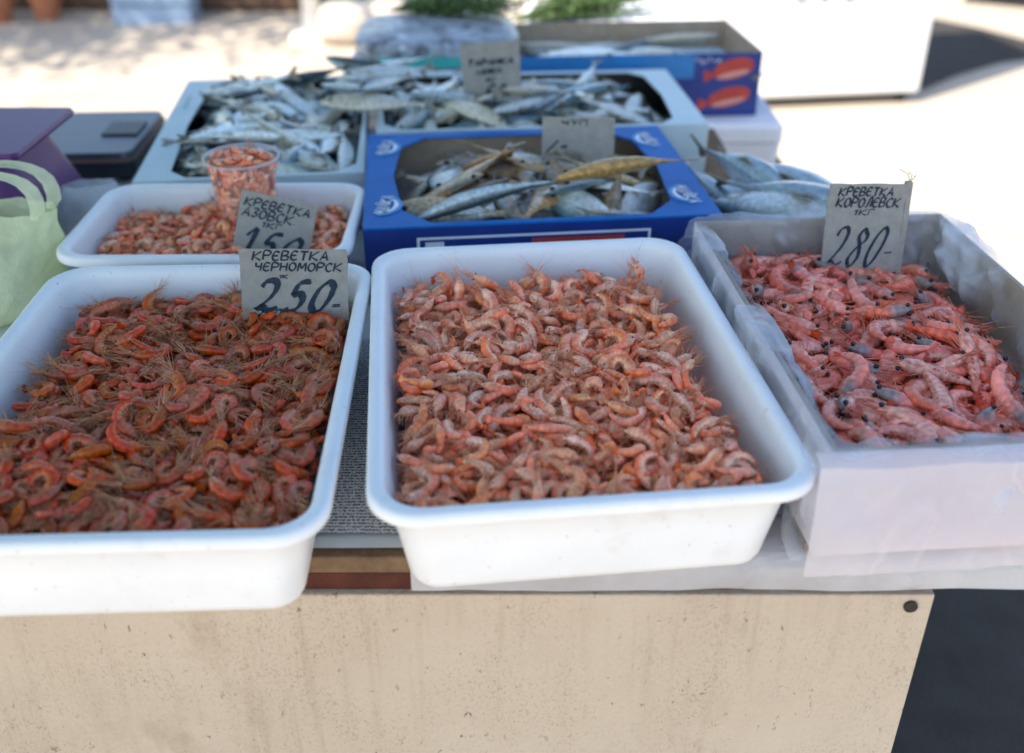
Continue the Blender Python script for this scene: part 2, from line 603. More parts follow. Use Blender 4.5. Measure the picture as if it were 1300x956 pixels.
def rrect(w, d, r, z, n=7, m=1):
    """rounded rectangle ring, m extra points on every straight side"""
    r = min(r, w / 2 - 1e-4, d / 2 - 1e-4)
    pts = []
    cs = [(w / 2 - r, -d / 2 + r, -90), (w / 2 - r, d / 2 - r, 0), (-w / 2 + r, d / 2 - r, 90), (-w / 2 + r, -d / 2 + r, 180)]
    arcs = []
    for cx, cy, a0 in cs:
        arcs.append([(cx + r * math.cos(R(a0 + 90 * k / n)), cy + r * math.sin(R(a0 + 90 * k / n)), z) for k in range(n + 1)])
    for i in range(4):
        pts += arcs[i]
        a, b = Vector(arcs[i][-1]), Vector(arcs[(i + 1) % 4][0])
        for k in range(1, m):
            pts.append(tuple(a.lerp(b, k / m)))
    return pts


def grid_sheet(x0, x1, y0, y1, nx, ny, zf):
    V = [(x0 + (x1 - x0) * i / nx, y0 + (y1 - y0) * j / ny, 0) for j in range(ny + 1) for i in range(nx + 1)]
    V = [(x, y, zf(x, y)) for x, y, _ in V]
    F = [(j * (nx + 1) + i, j * (nx + 1) + i + 1, (j + 1) * (nx + 1) + i + 1, (j + 1) * (nx + 1) + i)
         for j in range(ny) for i in range(nx)]
    return V, F


def nz(x, y, z=0.0, s=1.0):
    return noise.noise(Vector((x * s, y * s, z * s)))


# ------------------------------------------------------------------ ground
struct(MB().add([(-120, -120, 0), (120, -120, 0), (120, 120, 0), (-120, 120, 0)], [(0, 1, 2, 3)]).build('pavement', 'pavement'))
struct(MB().add([(-14, 0.6, 0.004), (14, 0.6, 0.004), (14, 2.55, 0.004), (-14, 2.55, 0.004)], [(0, 1, 2, 3)]).build('shade_strip', 'shade_ground'))  # dark strip that paints the shaded ground around the stall

# ------------------------------------------------------------------ the stall table
TZ = 0.80
TX0, TX1, TY0, TY1 = -1.25, 0.455, 0.805, 2.22
table = empty('market_table', (0, 0.8, 0))
tag(table, 'plywood-fronted market table carrying the shrimp trays and fish boxes', 'table')


def tchild(mb, name, m, **k):
    mb.v = [(x, y - 0.8, z) for x, y, z in mb.v]
    return mb.build(name, m, table, **k)


tchild(MB().box(TX0, TX1, TY0, TY1, 0.778, TZ), 'table_top', 'wood_edge', bevel=0.002)
for (a, b) in ((TX0, -0.36), (-0.358, TX1 - 0.004)):
    tchild(MB().box(a, b, TY0 + 0.003, TY0 + 0.06, 0.752, 0.776), 'rail', 'wood_red', bevel=0.002)
fp = tchild(MB().box(TX0, TX1 - 0.006, TY0 - 0.004, TY0 + 0.012, 0.12, 0.751), 'front_panel', 'panel_board', bevel=0.002)
for bx_, bz_ in ((0.425, 0.736), (-0.80, 0.735)):
    mb = MB()
    rings = []
    for r_, y_ in ((0.0075, 0.0), (0.0075, -0.003), (0.004, -0.0045)):
        rings.append([(bx_ + r_ * math.cos(a * math.pi / 6), TY0 - 0.0042 + y_, bz_ + r_ * math.sin(a * math.pi / 6)) for a in range(12)])
    mb.loft(rings, cap0=True, cap1=True)
    mb.v = [(x, y - 0.8, z) for x, y, z in mb.v]
    o = mb.build('bolt', 'dark_metal', fp)
for lx in (TX0 + 0.04, TX1 - 0.05):
    for ly in (TY0 + 0.05, TY1 - 0.06):
        tchild(MB().box(lx - 0.025, lx + 0.025, ly - 0.025, ly + 0.025, 0.0, 0.777), 'leg', 'wood_edge', bevel=0.003)

# oilcloth over the left part of the table, newspaper and film under the trays
V, F = grid_sheet(TX0 + 0.01, -0.005, TY0 + 0.012, TY1 - 0.01, 50, 50, lambda x, y: TZ + 0.0015 + 0.001 * (1 + nz(x, y, 0, 9)))
tag(MB().add(V, F).build('table_cover', 'oilcloth', smooth=True), 'pale grey oilcloth spread over the market table top', 'table cover')
V, F = grid_sheet(-0.215, -0.02, 0.835, 1.25, 24, 40, lambda x, y: TZ + 0.0055 + 0.0012 * (1 + nz(x, y, 3, 14)))
o = MB().add(V, F).build('newspaper', 'newsprint', smooth=True)
tag(o, 'printed newspaper sheet lying flat between the two big shrimp trays', 'newspaper')

# white plastic sheet under the middle tray and prawn box, its front hem hanging over the table edge
prof = []
for k in range(14):
    t = k / 13
    prof.append((0.795 + 0.0 * t, TZ - 0.026 + 0.028 * t))
mb = MB()
rings = []
xs = [-0.105 + 0.75 * i / 90 for i in range(91)]
for (dy, dz) in [(-0.004, -0.034), (-0.0035, -0.026), (-0.003, -0.012), (-0.001, 0.0), (0.004, 0.0085), (0.02, 0.0095), (0.2, 0.0095), (0.5, 0.0095)]:
    rings.append([(x, TY0 - 0.0055 + dy + (0.003 * (nz(x, dz * 8, 1, 16) - 0.9) if dz < 0.005 else 0.0),
                   TZ + dz + (0.006 * nz(x, 0.3, 5, 7) if dz < -0.02 else 0.0)) for x in xs])
mb.loft(rings, close=False)
tag(mb.build('plastic_sheet', 'film_sheet', smooth=True), 'white plastic sheet under the middle shrimp tray, its hem over the table edge', 'plastic sheet')

# board that carries the overhanging prawn box
tag(MB().box(0.30, 0.64, 0.80, 1.36, 0.8115, 0.822).build('board', 'wood_edge', bevel=0.002),
    'thin wooden board under the film-lined prawn box', 'board')


# ------------------------------------------------------------------ trays
def tray(w, d, h, loc, yaw, label, r=0.05):
    prof = [(0.0, 0.090), (0.004, 0.077), (0.012, 0.070), (h * 0.5, 0.053), (h - 0.014, 0.035), (h - 0.0120, 0.030),
            (h - 0.0125, 0.006), (h - 0.014, 0.002), (h - 0.0125, 0.0), (h - 0.006, 0.0), (h - 0.002, 0.003), (h, 0.009),
            (h, 0.020), (h - 0.0015, 0.030), (h - 0.006, 0.036), (h - 0.014, 0.040), (h * 0.5, 0.057), (0.026, 0.068),
            (0.013, 0.076), (0.007, 0.090), (0.0055, 0.115)]
    rings = [rrect(w - q, d - q, max(0.02, r - q * 0.28), z, 8, 6) for z, q in prof]
    mb = MB().loft(rings, cap0=True, cap1=True)
    o = mb.build('plastic_tray', 'tray_plastic', smooth=True, loc=loc, rot=(0, 0, yaw))
    tag(o, label, 'tray', 'white plastic trays of shrimp')
    return o


TRH = 0.125
trays = {
    'left': dict(w=0.425, d=0.565, h=TRH, loc=(-0.388, 0.960, TZ + 0.005), yaw=R(2.2)),
    'mid': dict(w=0.430, d=0.580, h=TRH, loc=(0.052, 1.012, TZ + 0.0105), yaw=R(6.2)),
    'back': dict(w=0.420, d=0.290, h=0.115, loc=(-0.440, 1.425, TZ + 0.005), yaw=R(0.8)),
}
tray(label='deep white plastic tray of brownish red shrimp with the 250 price tag', **trays['left'])
tray(label='deep white plastic tray of salmon pink shrimp without a price tag', **trays['mid'])
tray(label='smaller white plastic tray with the 150 tag and a cup standing in it', **trays['back'])


# ------------------------------------------------------------------ shrimp geometry
def shrimp_geo(seed, L, curl, slim=1.0, long_feel=1.0, nfeel=1.0, headlen=0.34, thick_feel=1.0):
    r = random.Random(seed)
    n, sides = 31, 8
    a, p = 0.0, Vector((0, 0, 0))
    pts, tans = [], []
    ss = [i / (n - 1) for i in range(n)]
    ds = 1 / (n - 1)
    for s in ss:
        pts.append(p.copy())
        tans.append(a)
        k = curl / 0.58 if s < 0.58 else curl * 0.12
        k *= 0.7 + 0.6 * math.sin(min(1, s / 0.58) * math.pi) if s < 0.58 else 1
        a += k * ds
        p = p + Vector((math.cos(a), math.sin(a), 0)) * ds
    prof = [(0, .026), (.06, .040), (.2, .066), (.4, .086), (.575, .090), (.60, .106), (.70, .100), (.80, .078), (.87, .046), (.905, .022), (.94, .010), (1, .003)]

    def rad(s):
        for i in range(len(prof) - 1):
            if prof[i][0] <= s <= prof[i + 1][0]:
                t = (s - prof[i][0]) / (prof[i + 1][0] - prof[i][0])
                return prof[i][1] * (1 - t) + prof[i + 1][1] * t
        return .004
    c = sum(pts, Vector()) / n
    V, F, S, D = [], [], [], []
    for i, s in enumerate(ss):
        rd = rad(s) * slim
        if s < 0.58:
            ph = (s / 0.58 * 6) % 1.0
            rd *= 1.06 - 0.17 * ph ** 2.2
        rl = rd * 0.80
        dv = Vector((math.sin(tans[i]), -math.cos(tans[i]), 0))
        for k in range(sides):
            q = 2 * math.pi * k / sides
            V.append((pts[i] - c + dv * math.cos(q) * rd + Vector((0, 0, math.sin(q) * rl))) * L)
            S.append(s)
            D.append(0.5 + 0.5 * math.cos(q))
    for i in range(n - 1):
        for k in range(sides):
            k2 = (k + 1) % sides
            F.append((i * sides + k, (i + 1) * sides + k, (i + 1) * sides + k2, i * sides + k2))
    F.append(tuple(range(sides)))
    # tail fan
    t0 = Vector((-math.cos(tans[0]), -math.sin(tans[0]), 0))
    ven = Vector((-math.sin(tans[0]), math.cos(tans[0]), 0))
    for k in (-2, -1, 0, 1, 2):
        o = len(V)
        dirn = (t0 + Vector((0, 0, 0.42 * k)) + ven * r.uniform(0, 0.25)).normalized()
        side = dirn.cross(ven).normalized() * 0.022
        b0 = pts[0] - c
        for q in (b0 - side * .4, b0 + dirn * .07 - side, b0 + dirn * .13, b0 + dirn * .07 + side, b0 + side * .4):
            V.append(q * L)
            S.append(0.0)
            D.append(0.9)
        F.append((o, o + 1, o + 2, o + 3, o + 4))
    # feelers, legs, swimmerets
    fb = MB()

    def strand(p0, d0, ln, rr, bend, m=3):
        path = [p0]
        d = d0.normalized()
        for i in range(m):
            d = (d + bend * (1.0 / m) + Vector((r.uniform(-.18, .18), r.uniform(-.18, .18), r.uniform(-.15, .1)))).normalized()
            path.append(path[-1] + d * ln / m)
        fb.tube([q * L for q in path], [rr * L * (1 - 0.7 * i / m) for i in range(m + 1)], 3, cap=False)

    def frame(s):
        i = min(n - 1, int(s * (n - 1) + .5))
        t = Vector((math.cos(tans[i]), math.sin(tans[i]), 0))
        v = Vector((-math.sin(tans[i]), math.cos(tans[i]), 0))
        return pts[i] - c, t, v, rad(s) * slim
    p0, t, v, rd = frame(0.90)
    for k in range(int(round(2 * nfeel))):
        strand(p0 + Vector((0, 0, r.choice((-1, 1)) * .02)), t + v * r.uniform(-.3, .5), r.uniform(.45, .95) * long_feel, .0055 * thick_feel,
               Vector((r.uniform(-.5, .5), r.uniform(-.5, .5), -.1)), 4)
    for k in range(int(round(6 * nfeel))):
        strand(p0 + Vector((0, 0, r.uniform(-.03, .03))) + v * .015, t + v * r.uniform(-.1, .5) + Vector((0, 0, r.uniform(-.2, .2))),
               r.uniform(.22, .46) * long_feel, .012 * thick_feel, v * r.uniform(-.2, .4), 2)
    for k in range(int(round(8 * nfeel))):
        s = r.uniform(.62, .86)
        p1, t1, v1, rd1 = frame(s)
        strand(p1 + v1 * rd1 * .7 + Vector((0, 0, r.choice((-1, 1)) * rd1 * .45)), v1 * .5 + t1 * r.uniform(.2, 1.2) + Vector((0, 0, r.uniform(-.3, .3))),
               r.uniform(.18, .36), .0085 * thick_feel, t1 * r.uniform(-.2, .7), 2)
    for k in range(5):
        s = .12 + .09 * k
        p1, t1, v1, rd1 = frame(s)
        for sg in (-1, 1):
            strand(p1 + v1 * rd1 * .6 + Vector((0, 0, sg * rd1 * .4)), v1 + t1 * .3 + Vector((0, 0, sg * .2)), .075, .017, v1 * .1, 2)
    # eyes
    pe, te, ve, re_ = frame(0.88)
    eyes = [(pe - ve * re_ * .15 + te * .012 + Vector((0, 0, sg * .052 * slim))) * L for sg in (-1, 1)]
    return dict(V=np.array([tuple(x) for x in V]), F=F, S=S, D=D, fV=np.array(fb.v), fF=fb.f, eyes=eyes, L=L)


def attrs(me, S, D, RN):
    for nm, data in (('s', S), ('d', D), ('rnd', RN)):
        at_ = me.attributes.new(nm, 'FLOAT', 'POINT')
        at_.data.foreach_set('value', np.asarray(data, dtype=np.float32))


def sphere_geo(rad, ring=5, seg=7):
    V, F = [(0, 0, rad)], []
    for i in range(1, ring):
        for k in range(seg):
            a, b = math.pi * i / ring, 2 * math.pi * k / seg
            V.append((rad * math.sin(a) * math.cos(b), rad * math.sin(a) * math.sin(b), rad * math.cos(a)))
    V.append((0, 0, -rad))
    for k in range(seg):
        F.append((0, 1 + k, 1 + (k + 1) % seg))
        for i in range(ring - 2):
            a = 1 + i * seg
            F.append((a + k, a + seg + k, a + seg + (k + 1) % seg, a + (k + 1) % seg))
        F.append((len(V) - 1, 1 + (ring - 2) * seg + (k + 1) % seg, 1 + (ring - 2) * seg + k))
    return V, F


def body_mesh(g, name, mats, eyes_in_body=True):
    V = [tuple(x) for x in g['V']]
    F = list(g['F'])
    S, D = list(g['S']), list(g['D'])
    mi = [0] * len(F)
    if eyes_in_body:
        for e in g['eyes']:
            sv, sf = sphere_geo(0.017 * g['L'], 4, 6)
            o = len(V)
            V += [(x + e.x, y + e.y, z + e.z) for x, y, z in sv]
            F += [tuple(i + o for i in f) for f in sf]
            mi += [1] * len(sf)
            S += [0] * len(sv)
            D += [0] * len(sv)
    me = bpy.data.meshes.new(name)
    me.from_pydata(V, [], F)
    for m in mats:
        me.materials.append(M[m])
    me.polygons.foreach_set('material_index', mi)
    me.polygons.foreach_set('use_smooth', [True] * len(F))
    attrs(me, S, D, [0.0] * len(V))
    me.update()
    return me


def plain_mesh(name, V, F, m, smooth=True):
    me = bpy.data.meshes.new(name)
    me.from_pydata([tuple(x) for x in V], [], F)
    me.materials.append(M[m])
    if smooth:
        me.polygons.foreach_set('use_smooth', [True] * len(F))
    me.update()
    return me


# ------------------------------------------------------------------ piling: drop things one by one on a height map
class Pile:
    def __init__(s, w, d, cell, floor, inside, target):
        s.c = cell
        s.nx, s.ny = int(w / cell) + 1, int(d / cell) + 1
        s.w, s.d = w, d
        xs = (np.arange(s.nx) + .5) * cell - w / 2
        ys = (np.arange(s.ny) + .5) * cell - d / 2
        X, Y = np.meshgrid(xs, ys, indexing='ij')
        s.X, s.Y = X, Y
        s.ok = inside(X, Y)
        s.T = target(X, Y)
        s.H = floor(X, Y)
        s.cells = np.argwhere(s.ok & (s.T > s.H - 1e-6))

    def drop(s, verts, rots, tries, sink, pct):
        """verts: list of candidate vertex arrays (already rotated). Returns (index, x, y, z) of the best resting place"""
        best = None
        for t in range(tries):
            k = rng.integers(len(verts))
            P = verts[k]
            cx, cy = s.cells[rng.integers(len(s.cells))]
            x, y = s.X[cx, cy], s.Y[cx, cy]
            ix = np.floor((P[:, 0] + x + s.w / 2) / s.c).astype(int)
            iy = np.floor((P[:, 1] + y + s.d / 2) / s.c).astype(int)
            if ix.min() < 0 or iy.min() < 0 or ix.max() >= s.nx or iy.max() >= s.ny:
                continue
            if (~s.ok[ix, iy]).sum() > 0.02 * len(ix):
                continue
            gap = s.H[ix, iy] - P[:, 2]
            z = np.percentile(gap, pct) - sink
            score = z - s.T[cx, cy]
            if best is None or score < best[0]:
                best = (score, k, x, y, z, ix, iy, P)
        if best is None:
            return None
        _, k, x, y, z, ix, iy, P = best
        np.maximum.at(s.H, (ix, iy), P[:, 2] + z)
        return k, x, y, z


def rot_matrix(roll_sd, tilt_sd, flip=0.5):
    yaw = rng.uniform(0, 2 * math.pi)
    roll = rng.normal(0, roll_sd) + (math.pi if rng.random() < flip else 0)
    tilt = rng.normal(0, tilt_sd)
    return Matrix.Rotation(yaw, 3, 'Z') @ Matrix.Rotation(tilt, 3, 'Y') @ Matrix.Rotation(roll, 3, 'X')


def pile_up(pile, geos, n, roll_sd, tilt_sd, tries, sink, pct, smin=0.85, smax=1.12):
    out = []
    for i in range(n):
        cands, info = [], []
        for k in range(3):
            gi = int(rng.integers(len(geos)))
            Rm = rot_matrix(roll_sd, tilt_sd)
            sc = rng.uniform(smin, smax)
            cands.append((geos[gi]['V'] * sc) @ np.array(Rm).T)
            info.append((gi, Rm, sc))
        r = pile.drop(cands, None, tries, sink, pct)
        if r is None:
            continue
        k, x, y, z = r
        gi, Rm, sc = info[k]
        out.append((gi, Rm, sc, Vector((x, y, z))))
    return out


def keep_inside(P, w, d, h, top, bottom, r):
    """push points back inside the sloping walls of a tray"""
    z = np.clip(P[:, 2] / h, 0, 1)
    q = bottom + (top - bottom) * z
    hx, hy = w / 2 - q, d / 2 - q
    x = np.clip(P[:, 0], -hx, hx)
    y = np.clip(P[:, 1], -hy, hy)
    cx_, cy_ = hx - r, hy - r
    ox, oy = np.abs(x) - cx_, np.abs(y) - cy_
    ln = np.sqrt(np.maximum(ox, 0) ** 2 + np.maximum(oy, 0) ** 2)
    k = np.where((ox > 0) & (oy > 0) & (ln > r), r / np.maximum(ln, 1e-9), 1.0)
    x = np.where(k < 1, np.sign(x) * (cx_ + ox * k), x)
    y = np.where(k < 1, np.sign(y) * (cy_ + oy * k), y)
    zz = np.where(P[:, 2] < 0.007, 0.007, P[:, 2])
    return np.stack([x, y, zz], 1)


def heap_stuff(name, geos, placed, frame, mats, bed, label, cat, group=None, clampf=None):
    """lower layer + bed joined into one object"""
    VV, FF, MI, SS, DD, RN = [], [], [], [], [], []
    off = 0
    if bed:
        bv, bf = bed
        VV.append(np.array(bv))
        FF += bf
        MI += [0] * len(bf)
        SS += [0.4] * len(bv)
        DD += [0.8] * len(bv)
        RN += [0.1] * len(bv)
        off = len(bv)
    for gi, Rm, sc, loc in placed:
        g = geos[gi]
        A = np.array(Rm).T
        rv = float(rng.random())
        for key, fkey, mi in (('V', 'F', 0), ('fV', 'fF', 1)):
            P = (g[key] * sc) @ A + np.array(loc)
            if clampf:
                P = clampf(P)
            VV.append(P)
            FF += [tuple(i + off for i in f) for f in g[fkey]]
            MI += [mi] * len(g[fkey])
            off += len(P)
            SS += g['S'] if key == 'V' else [0] * len(P)
            DD += g['D'] if key == 'V' else [0] * len(P)
            RN += [rv] * len(P)
    V = np.concatenate(VV)
    me = bpy.data.meshes.new(name)
    me.from_pydata(V.tolist(), [], FF)
    for m in mats:
        me.materials.append(M[m])
    me.polygons.foreach_set('material_index', MI)
    me.polygons.foreach_set('use_smooth', [True] * len(FF))
    attrs(me, SS, DD, RN)
    me.update()
    o = link(name, me)
    o.matrix_world = frame
    tag(o, label, cat, group, 'stuff')
    return o


def place_things(name, meshes, placed, frame, label, cat, group, childs, geos=None, clampf=None):
    """meshes[gi] -> mesh of the thing; childs[gi] -> list of (part name, mesh, local location)"""
    for gi, Rm, sc, loc in placed:
        o = bpy.data.objects.new(name, meshes[gi])
        col.objects.link(o)
        o.matrix_world = frame @ Matrix.Translation(loc) @ Rm.to_4x4() @ Matrix.Scale(sc, 4)
        tag(o, label, cat, group)
        for cn, cm, cl in childs[gi]:
            if clampf and cn == 'feelers':                # bend feelers that would pass through the wall
                A = np.array(Rm)
                P = (geos[gi]['fV'] * sc) @ A.T + np.array(loc)
                Q = clampf(P)
                if np.abs(Q - P).max() > 1e-5:
                    cm = cm.copy()
                    cm.vertices.foreach_set('co', (((Q - np.array(loc)) @ A) / sc).astype(np.float32).ravel())
                    cm.update()
            ch = bpy.data.objects.new(cn, cm)
            col.objects.link(ch)
            ch.parent = o
            if cl is not None:
                ch.location = cl


def in_rrect(X, Y, w, d, r):
    qx = np.maximum(np.abs(X) - (w / 2 - r), 0)
    qy = np.maximum(np.abs(Y) - (d / 2 - r), 0)
    return (qx ** 2 + qy ** 2) < r * r


def bed_mesh(pile, zfun, step=2):
    nx, ny = pile.nx, pile.ny
    idx = -np.ones((nx, ny), int)
    V, F = [], []
    for i in range(0, nx, step):
        for j in range(0, ny, step):
            if pile.ok[i, j]:
                idx[i, j] = len(V)
                V.append((pile.X[i, j], pile.Y[i, j], float(zfun[i, j])))
    for i in range(0, nx - step, step):
        for j in range(0, ny - step, step):
            q = (idx[i, j], idx[i + step, j], idx[i + step, j + step], idx[i, j + step])
            if min(q) >= 0:
                F.append(tuple(int(k) for k in q))
    return V, F


def frame_of(loc, yaw):
    return Matrix.Translation(loc) @ Matrix.Rotation(yaw, 4, 'Z')


def shrimp_set(prefix, geos, body_mats, feel_mat, separate_eyes=False):
    meshes, childs = [], []
    eye_me = None
    for i, g in enumerate(geos):
        bm_ = body_mats[i % len(body_mats)] if isinstance(body_mats, list) else body_mats
        meshes.append(body_mesh(g, prefix, [bm_, 'eye_black'], not separate_eyes))
        ch = [('feelers', plain_mesh('feelers', g['fV'], g['fF'], feel_mat), None)]
        if separate_eyes:
            if eye_me is None:
                sv, sf = sphere_geo(0.031 * g['L'], 6, 8)
                eye_me = plain_mesh('eye', sv, sf, 'eye_black')
            for e in g['eyes']:
                ch.append(('eye', eye_me, e))
        childs.append(ch)
    return meshes, childs


def fill_tray(tr, geos, prefix, target, n_low, n_top, mats, body_mats, feel_mat, roll, tilt, lab_heap, lab, group,
              bed_drop=0.022, inset=0.052, wall_slope=5.5, sep_eyes=False, sink=0.0012, pct=88, floor_z=0.008, r=0.045, tries=7):
    fr = frame_of(tr['loc'], tr['yaw'])
    w, d = tr['w'] - inset, tr['d'] - inset
    def wall(X, Y):
        sd = np.minimum(w / 2 - np.abs(X), d / 2 - np.abs(Y))
        return tr['h'] - 0.012 - np.maximum(sd, 0) * wall_slope

    fl = lambda X, Y: np.maximum(np.maximum(floor_z, wall(X, Y)), target(X, Y) - bed_drop)
    pile = Pile(tr['w'], tr['d'], 0.0025, fl, lambda X, Y: in_rrect(X, Y, w, d, r), target)
    B = pile.H.copy() - 0.002
    keep = pile.ok
    pile.ok = keep & (target(pile.X, pile.Y) - bed_drop > np.maximum(floor_z, wall(pile.X, pile.Y) - 0.004))
    bed = bed_mesh(pile, np.maximum(B, floor_z))
    pile.ok = keep
    low = pile_up(pile, geos, n_low, roll, tilt, tries, sink, pct)
    top = pile_up(pile, geos, n_top, roll, tilt, tries + 2, sink, pct)
    if wall_slope > 50:
        cf = lambda P: keep_inside(P, tr['w'], tr['d'], tr['h'], 0.012, 0.012, 0.01)
    else:
        cf = lambda P: keep_inside(P, tr['w'], tr['d'], tr['h'], 0.023, 0.040, 0.03)
    heap_stuff('shrimp_heap', geos, low, fr, mats, bed, lab_heap, 'shrimp heap', None, cf)
    ms, ch = shrimp_set(prefix, geos, body_mats, feel_mat, sep_eyes)
    place_things(prefix, ms, top, fr, lab, 'shrimp', group, ch, geos, cf)
    return pile, fr


def smooth_edge(X, Y, w, d, m):
    ex = np.clip((w / 2 - np.abs(X)) / m, 0, 1)
    ey = np.clip((d / 2 - np.abs(Y)) / m, 0, 1)
    e = np.minimum(ex, ey)
    return e * e * (3 - 2 * e)


# ---- tray tagged 250: curled brownish red shrimp
g_brown = [shrimp_geo(100 + i, 0.068, c, 1.10, 0.9, 1.5, thick_feel=1.0) for i, c in
           enumerate((3.9, 3.4, 4.3, 2.9, 3.7, 2.2, 4.0, 1.6, 3.2))]


def t_left(X, Y):
    m = 0.078 * smooth_edge(X - 0.016, Y + 0.004, 0.41, 0.545, 0.045)
    return 0.010 + m + 0.006 * np.sin(X * 31 + 1) * np.cos(Y * 23)


fill_tray(trays['left'], g_brown, 'brown_shrimp', t_left, 450, 300, ['shrimp_brown', 'feelers_straw'], 'shrimp_brown', 'feelers_straw',
          0.42, 0.22, 'deeper layer of brownish red shrimp in the tray tagged 250',
          'small curled brownish red shrimp lying in the white tray tagged 250', 'brown shrimp in the tray tagged 250')

# ---- middle tray: salmon pink shrimp
g_salm = [shrimp_geo(200 + i, 0.058, c, 1.22, 0.8, 1.3, thick_feel=1.0) for i, c in enumerate((1.7, 2.4, 1.2, 2.9, 1.5, 2.1, 0.9, 2.6, 1.9, 3.2))]


def t_mid(X, Y):
    m = 0.079 * smooth_edge(X + 0.012, Y + 0.010, 0.40, 0.55, 0.04)
    return 0.008 + m - 0.004 * (Y / 0.25) + 0.005 * np.sin(X * 27) * np.cos(Y * 19 + 1)


fill_tray(trays['mid'], g_salm, 'salmon_shrimp', t_mid, 500, 300, ['shrimp_salmon', 'feelers_salmon'], 'shrimp_salmon', 'feelers_salmon',
          0.75, 0.28, 'deeper layer of salmon pink shrimp in the tray without a tag',
          'small salmon pink shrimp heaped in the white tray without a tag', 'salmon shrimp in the untagged tray')

# ---- small back tray tagged 150
g_back = [shrimp_geo(300 + i, 0.050, c, 1.4, 0.8, 1.2, thick_feel=1.2) for i, c in enumerate((2.6, 3.1, 1.7, 3.5))]


def t_back(X, Y):
    return 0.014 + 0.072 * smooth_edge(X, Y, 0.42, 0.285, 0.03) + 0.006 * np.sin(X * 25 + 2)


pile_b, fr_b = fill_tray(trays['back'], g_back, 'pale_shrimp', t_back, 170, 210, ['shrimp_salmon', 'feelers_straw'], 'shrimp_salmon', 'feelers_straw',
                         0.6, 0.25, 'deeper layer of pale orange shrimp in the tray tagged 150',
                         'small pale orange shrimp heaped in the tray tagged 150', 'pale shrimp in the tray tagged 150')

# ------------------------------------------------------------------ film-lined prawn box, tag 280
BOX = dict(w=0.358, d=0.555, h=0.128, loc=(0.462, 1.074, 0.8225), yaw=R(4.6))
bw, bd, bh = BOX['w'], BOX['d'], BOX['h']
pb = empty('prawn_box', BOX['loc'], BOX['yaw'])
tag(pb, 'cardboard box lined with clear film, full of large pink prawns', 'box')
t_ = 0.005
MB().box(-bw / 2, bw / 2, -bd / 2, bd / 2, 0.0, t_).build('base', 'card_brown', pb)
for nm, args in (('front_wall', (-bw / 2, bw / 2, -bd / 2, -bd / 2 + t_)), ('back_wall', (-bw / 2, bw / 2, bd / 2 - t_, bd / 2)),
                 ('left_wall', (-bw / 2, -bw / 2 + t_, -bd / 2 + t_ + .0005, bd / 2 - t_ - .0005)),
                 ('right_wall', (bw / 2 - t_, bw / 2, -bd / 2 + t_ + .0005, bd / 2 - t_ - .0005))):
    o = MB().box(*args, t_ + 0.0005, bh).build(nm[nm.index('_') + 1:] + '_panel', 'card_brown', pb)
# white printed outer faces, slightly proud
for args in ((-bw / 2 - .0, bw / 2 + .0, -bd / 2 - .0022, -bd / 2 - .0004), (-bw / 2 - .0022, -bw / 2 - .0004, -bd / 2, bd / 2),
             (bw / 2 + .0004, bw / 2 + .0022, -bd / 2, bd / 2), (-bw / 2, bw / 2, bd / 2 + .0004, bd / 2 + .0022)):
    MB().box(*args, 0.0005, bh - 0.001).build('outer_face', 'card_pink', pb)
# liner
rings = []
lp = [(0.012 + (bh - 0.014) * k / 26, -0.016 + 0.006 * k / 26, 0) for k in range(27)]
lp += [(bh + 0.004, -0.006, 0), (bh + 0.0065, 0.0, 1), (bh + 0.005, 0.006, 1), (bh, 0.010, 1), (bh - 0.008, 0.0125, 1), (bh - 0.016, 0.014, 1),
       (bh - 0.025, 0.015, 1), (bh - 0.035, 0.0155, 2), (bh - 0.05, 0.016, 2), (bh - 0.07, 0.017, 2), (bh - 0.085, 0.018, 2), (bh - 0.105, 0.02, 2), (bh - 0.122, 0.022, 2)]
folds = []
for z, off, kind in lp:
    ring = []
    for (x, y, _) in rrect(bw + off * 2, bd + off * 2, 0.02, z, 6, 70):
        front = y < -bd / 2 + 0.03
        zz = z
        if kind == 2 and not front:
            zz = bh - 0.025 - (bh - 0.025 - z) * 0.12
        # sharp folds running mostly downwards and slantwise
        q = noise.turbulence(Vector((x * 9 + z * 5, y * 9 - z * 5, z * 4)), 3, True) * 0.7 + noise.turbulence(Vector((x * 26, y * 26, z * 17 + 3)), 2, True) * 0.3
        wr = 0.055 * max(0.0, q - 0.26)
        folds.append(min(1.0, max(0.0, (q - 0.37) * 2.4)) if kind == 0 else min(1.0, max(0.0, (q - .36) * 2.0)))
        nx_, ny_ = x / bw, y / bd
        sgn = -1 if kind == 0 else 0.5
        push = min(wr, 0.030) * sgn
        if kind == 0 and z > bh - 0.02:
            push *= 0.45
        if abs(nx_) > abs(ny_):
            x += math.copysign(1, nx_) * push
        else:
            y += math.copysign(1, ny_) * push
        if kind:
            zz += 0.018 * max(-0.15, nz(x, y, 9, 11) + 0.5 * nz(x, y, 3, 31)) * (1.0 if zz > bh - .03 else 0.5)
        ring.append((x, y, zz))
    rings.append(ring)
lo_ = MB().loft(rings).build('film_liner', 'film_clear', pb, smooth=True)
fa = lo_.data.attributes.new('fold', 'FLOAT', 'POINT')
fa.data.foreach_set('value', np.asarray(folds, dtype=np.float32))
